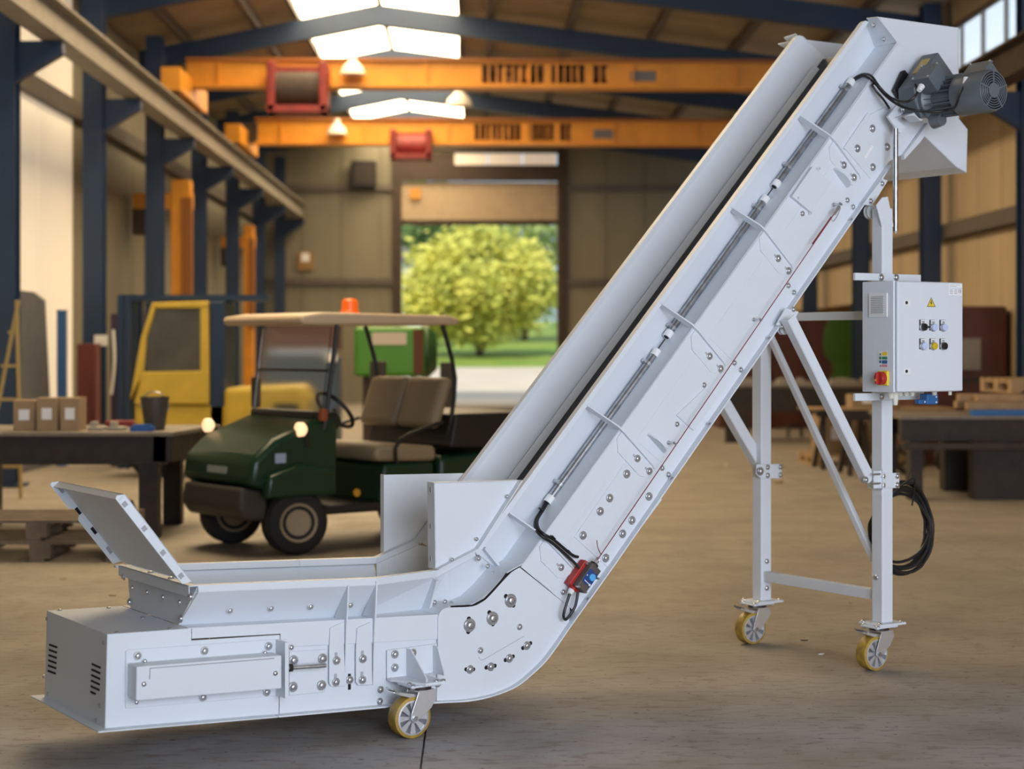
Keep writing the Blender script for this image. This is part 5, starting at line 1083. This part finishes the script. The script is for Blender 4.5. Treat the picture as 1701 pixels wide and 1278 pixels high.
# trestles with cartons
def trestle(px, py, w_, label):
    q = G(px,py); o = empty('sawhorse', q); tag(o, label, 'sawhorse', 'dark sawhorses behind the near post'); h = .72
    MB().bx(-w_/2,w_/2,-.04,.04,h-.09,h).build('beam', STEELD, o)
    for sx in (-1,1):
        for sy in (-1,1): MB().tube([(sx*w_*.36,0,h-.05),(sx*w_*.46,sy*.28,0)], .035, 4).build('leg', STEELD, o)
    return q
t1 = trestle(1398,778,.62,'dark sawhorse left of the near post'); t2 = trestle(1436,788,.5,'dark sawhorse partly hidden by the near post')
o = MB().bx(-.9,.9,-.25,.35,0,.025).build('board', WOOD); o.location = (t1.x+.42,t1.y,.72); tag(o, 'pale board laid across the two sawhorses', 'board')
cbox(t1.x+.35, t1.y+.05, .745, .5, .35, .16, 'flat brown carton lying on the board across the sawhorses'); cbox(t1.x+.1, t1.y+.75, .15, .55, .4, .48, 'brown carton on the pallet behind the left sawhorse', None, .1); cbox(t1.x+.66, t1.y+.8, .15, .4, .35, .5, 'brown carton on the pallet behind the right sawhorse')
pallet(t1.x+.3, t1.y+.78, 0, 'wooden pallet on the floor behind the sawhorses', rz=.05, m=WOOD)
# right benches with timber
Y2 = 16.6; rz_ = .82; rb0 = HY(1498,690,Y2).x; RB = empty('long_steel_bench', (rb0,Y2,0)); tag(RB, 'long heavy dark steel bench at the right behind the cabinet', 'bench')
MB().bx(0,2.6,.0,1.4,rz_-.03,rz_).build('bench_top', GSTEEL, RB); MB().bx(0,2.6,.02,.14,rz_-.24,rz_-.03).build('front_beam', STEELD, RB); MB().bx(0,2.6,1.2,1.32,rz_-.24,rz_-.03).build('rear_beam', STEELD, RB)
for x in (.1,.72): 
    for y in (.05,1.1): MB().bx(x,x+(.12 if x<.5 else .55),y,y+.2,0,rz_-.24).build('leg', STEELD, RB)
MB().bx(.0,2.6,-.06,.0,rz_-.32,rz_-.26).build('front_rail', BROWN, RB)
for k in range(5):
    o = MB().bx(-.45,.45,-.05,.05,0,.07).build('timber_beam', WOOD, bevel=.004); o.location = (rb0+1.15+.12*(k%2),Y2+.25+.2*k if k < 3 else Y2+.35+.2*(k-3),rz_+.055 if k < 3 else rz_+.13); tag(o, ['pine beam in the front of the stack on the right bench','pine beam in the middle of the bottom row on the right bench','pine beam at the back of the bottom row on the right bench','pine beam in front of the upper row on the right bench','pine beam at the back of the upper row on the right bench'][k], 'timber', 'pine beams on the right bench')
o = MB().bx(-.5,.5,-.05,.05,0,.055).bx(-.4,.4,-.055,-.05,.01,.045).build('blue_plastic_strip', mat('bright_blue_plastic',(.02,.14,.42),.5), bevel=.005); o.location = (rb0+1.2,Y2+.1,rz_); tag(o, 'blue plastic strip under the front pine beam', 'strip')
pallet(rb0+1.75, Y2+.85, rz_+.21, 'pine pallet lying on the timber stack at the right edge', rz=.1, m=WOOD)
o = empty('rust_red_machine', (6.08,21.5,0)); tag(o, 'rust-red steel machine against the right wall behind the bench', 'machine'); MB().bx(-.58,.6,0,.8,0,HY(0,508,21.5).z).build('body', MAR, o, bevel=.03); MB().bx(-.15,.25,-.05,0,1.2,1.6).build('grey_panel', GSTEEL, o); MB().bx(-.58,.6,-.04,0,1.05,1.1).build('edge_rail', STEELD, o)
for k, px in enumerate((1512,1580)):  # loose scrap wheels with spokes, leaning under the bench
    q = G(px,790); wheel_o = empty('scrap_wheel', (q.x,q.y,0)); tag(wheel_o, ['dark spoked wheel leaning under the right bench by the post','dark spoked wheel leaning under the right bench, nearer its thick leg'][k], 'spoked_wheel'); MB().torus((0,0,.2),(0,1,0),.17,.03,24,8).build('rim', STEELD, wheel_o)
    for j in range(5): d = V3((math.cos(j*1.257),0,math.sin(j*1.257))); MB().cyl(V3((0,0,.2)), V3((0,0,.2))+d*.17, .015, seg=6).build('spoke', STEELD, wheel_o)
o = empty('beam_hook', (XR-.6,20.0,4.2)); bpy.data.objects.remove(o)
# floor litter
for k, (px, py, s_, m, l) in enumerate(((1293,803,.05,WOOD,'pale wood offcut lying beside the far post'),(1205,772,.04,LABEL,'white paper scrap on the floor left of the far post'),(103,962,.04,CARD,'dark leaf on the floor left of the hopper'),(186,990,.035,CARD,'brown curled leaf on the floor beside the hopper end'),(1336,1065,.018,STEELD,'dark chip on the floor between the far castors'),(1365,1088,.02,LABEL,'pale paper crumb on the floor near the right castor'),(1414,1003,.018,WOOD,'wood chip below the lower cross bar'))):
    q = G(px,py); o = MB().prism([(-s_,-s_*.4,0),(s_*.2,-s_*.6,0),(s_,s_*.1,0),(s_*.1,s_*.5,0)], (0,0,.004 if k else .02)).build('floor_scrap', m); o.location = (q.x,q.y,.001); o.rotation_euler = (0,0,k*.7); tag(o, l, 'scrap')
# keep the hierarchy to thing > part > sub-part
def depth(o):
    d = 1
    while o.parent: o = o.parent; d += 1
    return d
for o in list(COL.objects):
    while depth(o) > 3: o.parent = o.parent.parent
for o in list(COL.objects):
    if o.type == 'EMPTY' and not o.children: bpy.data.objects.remove(o)
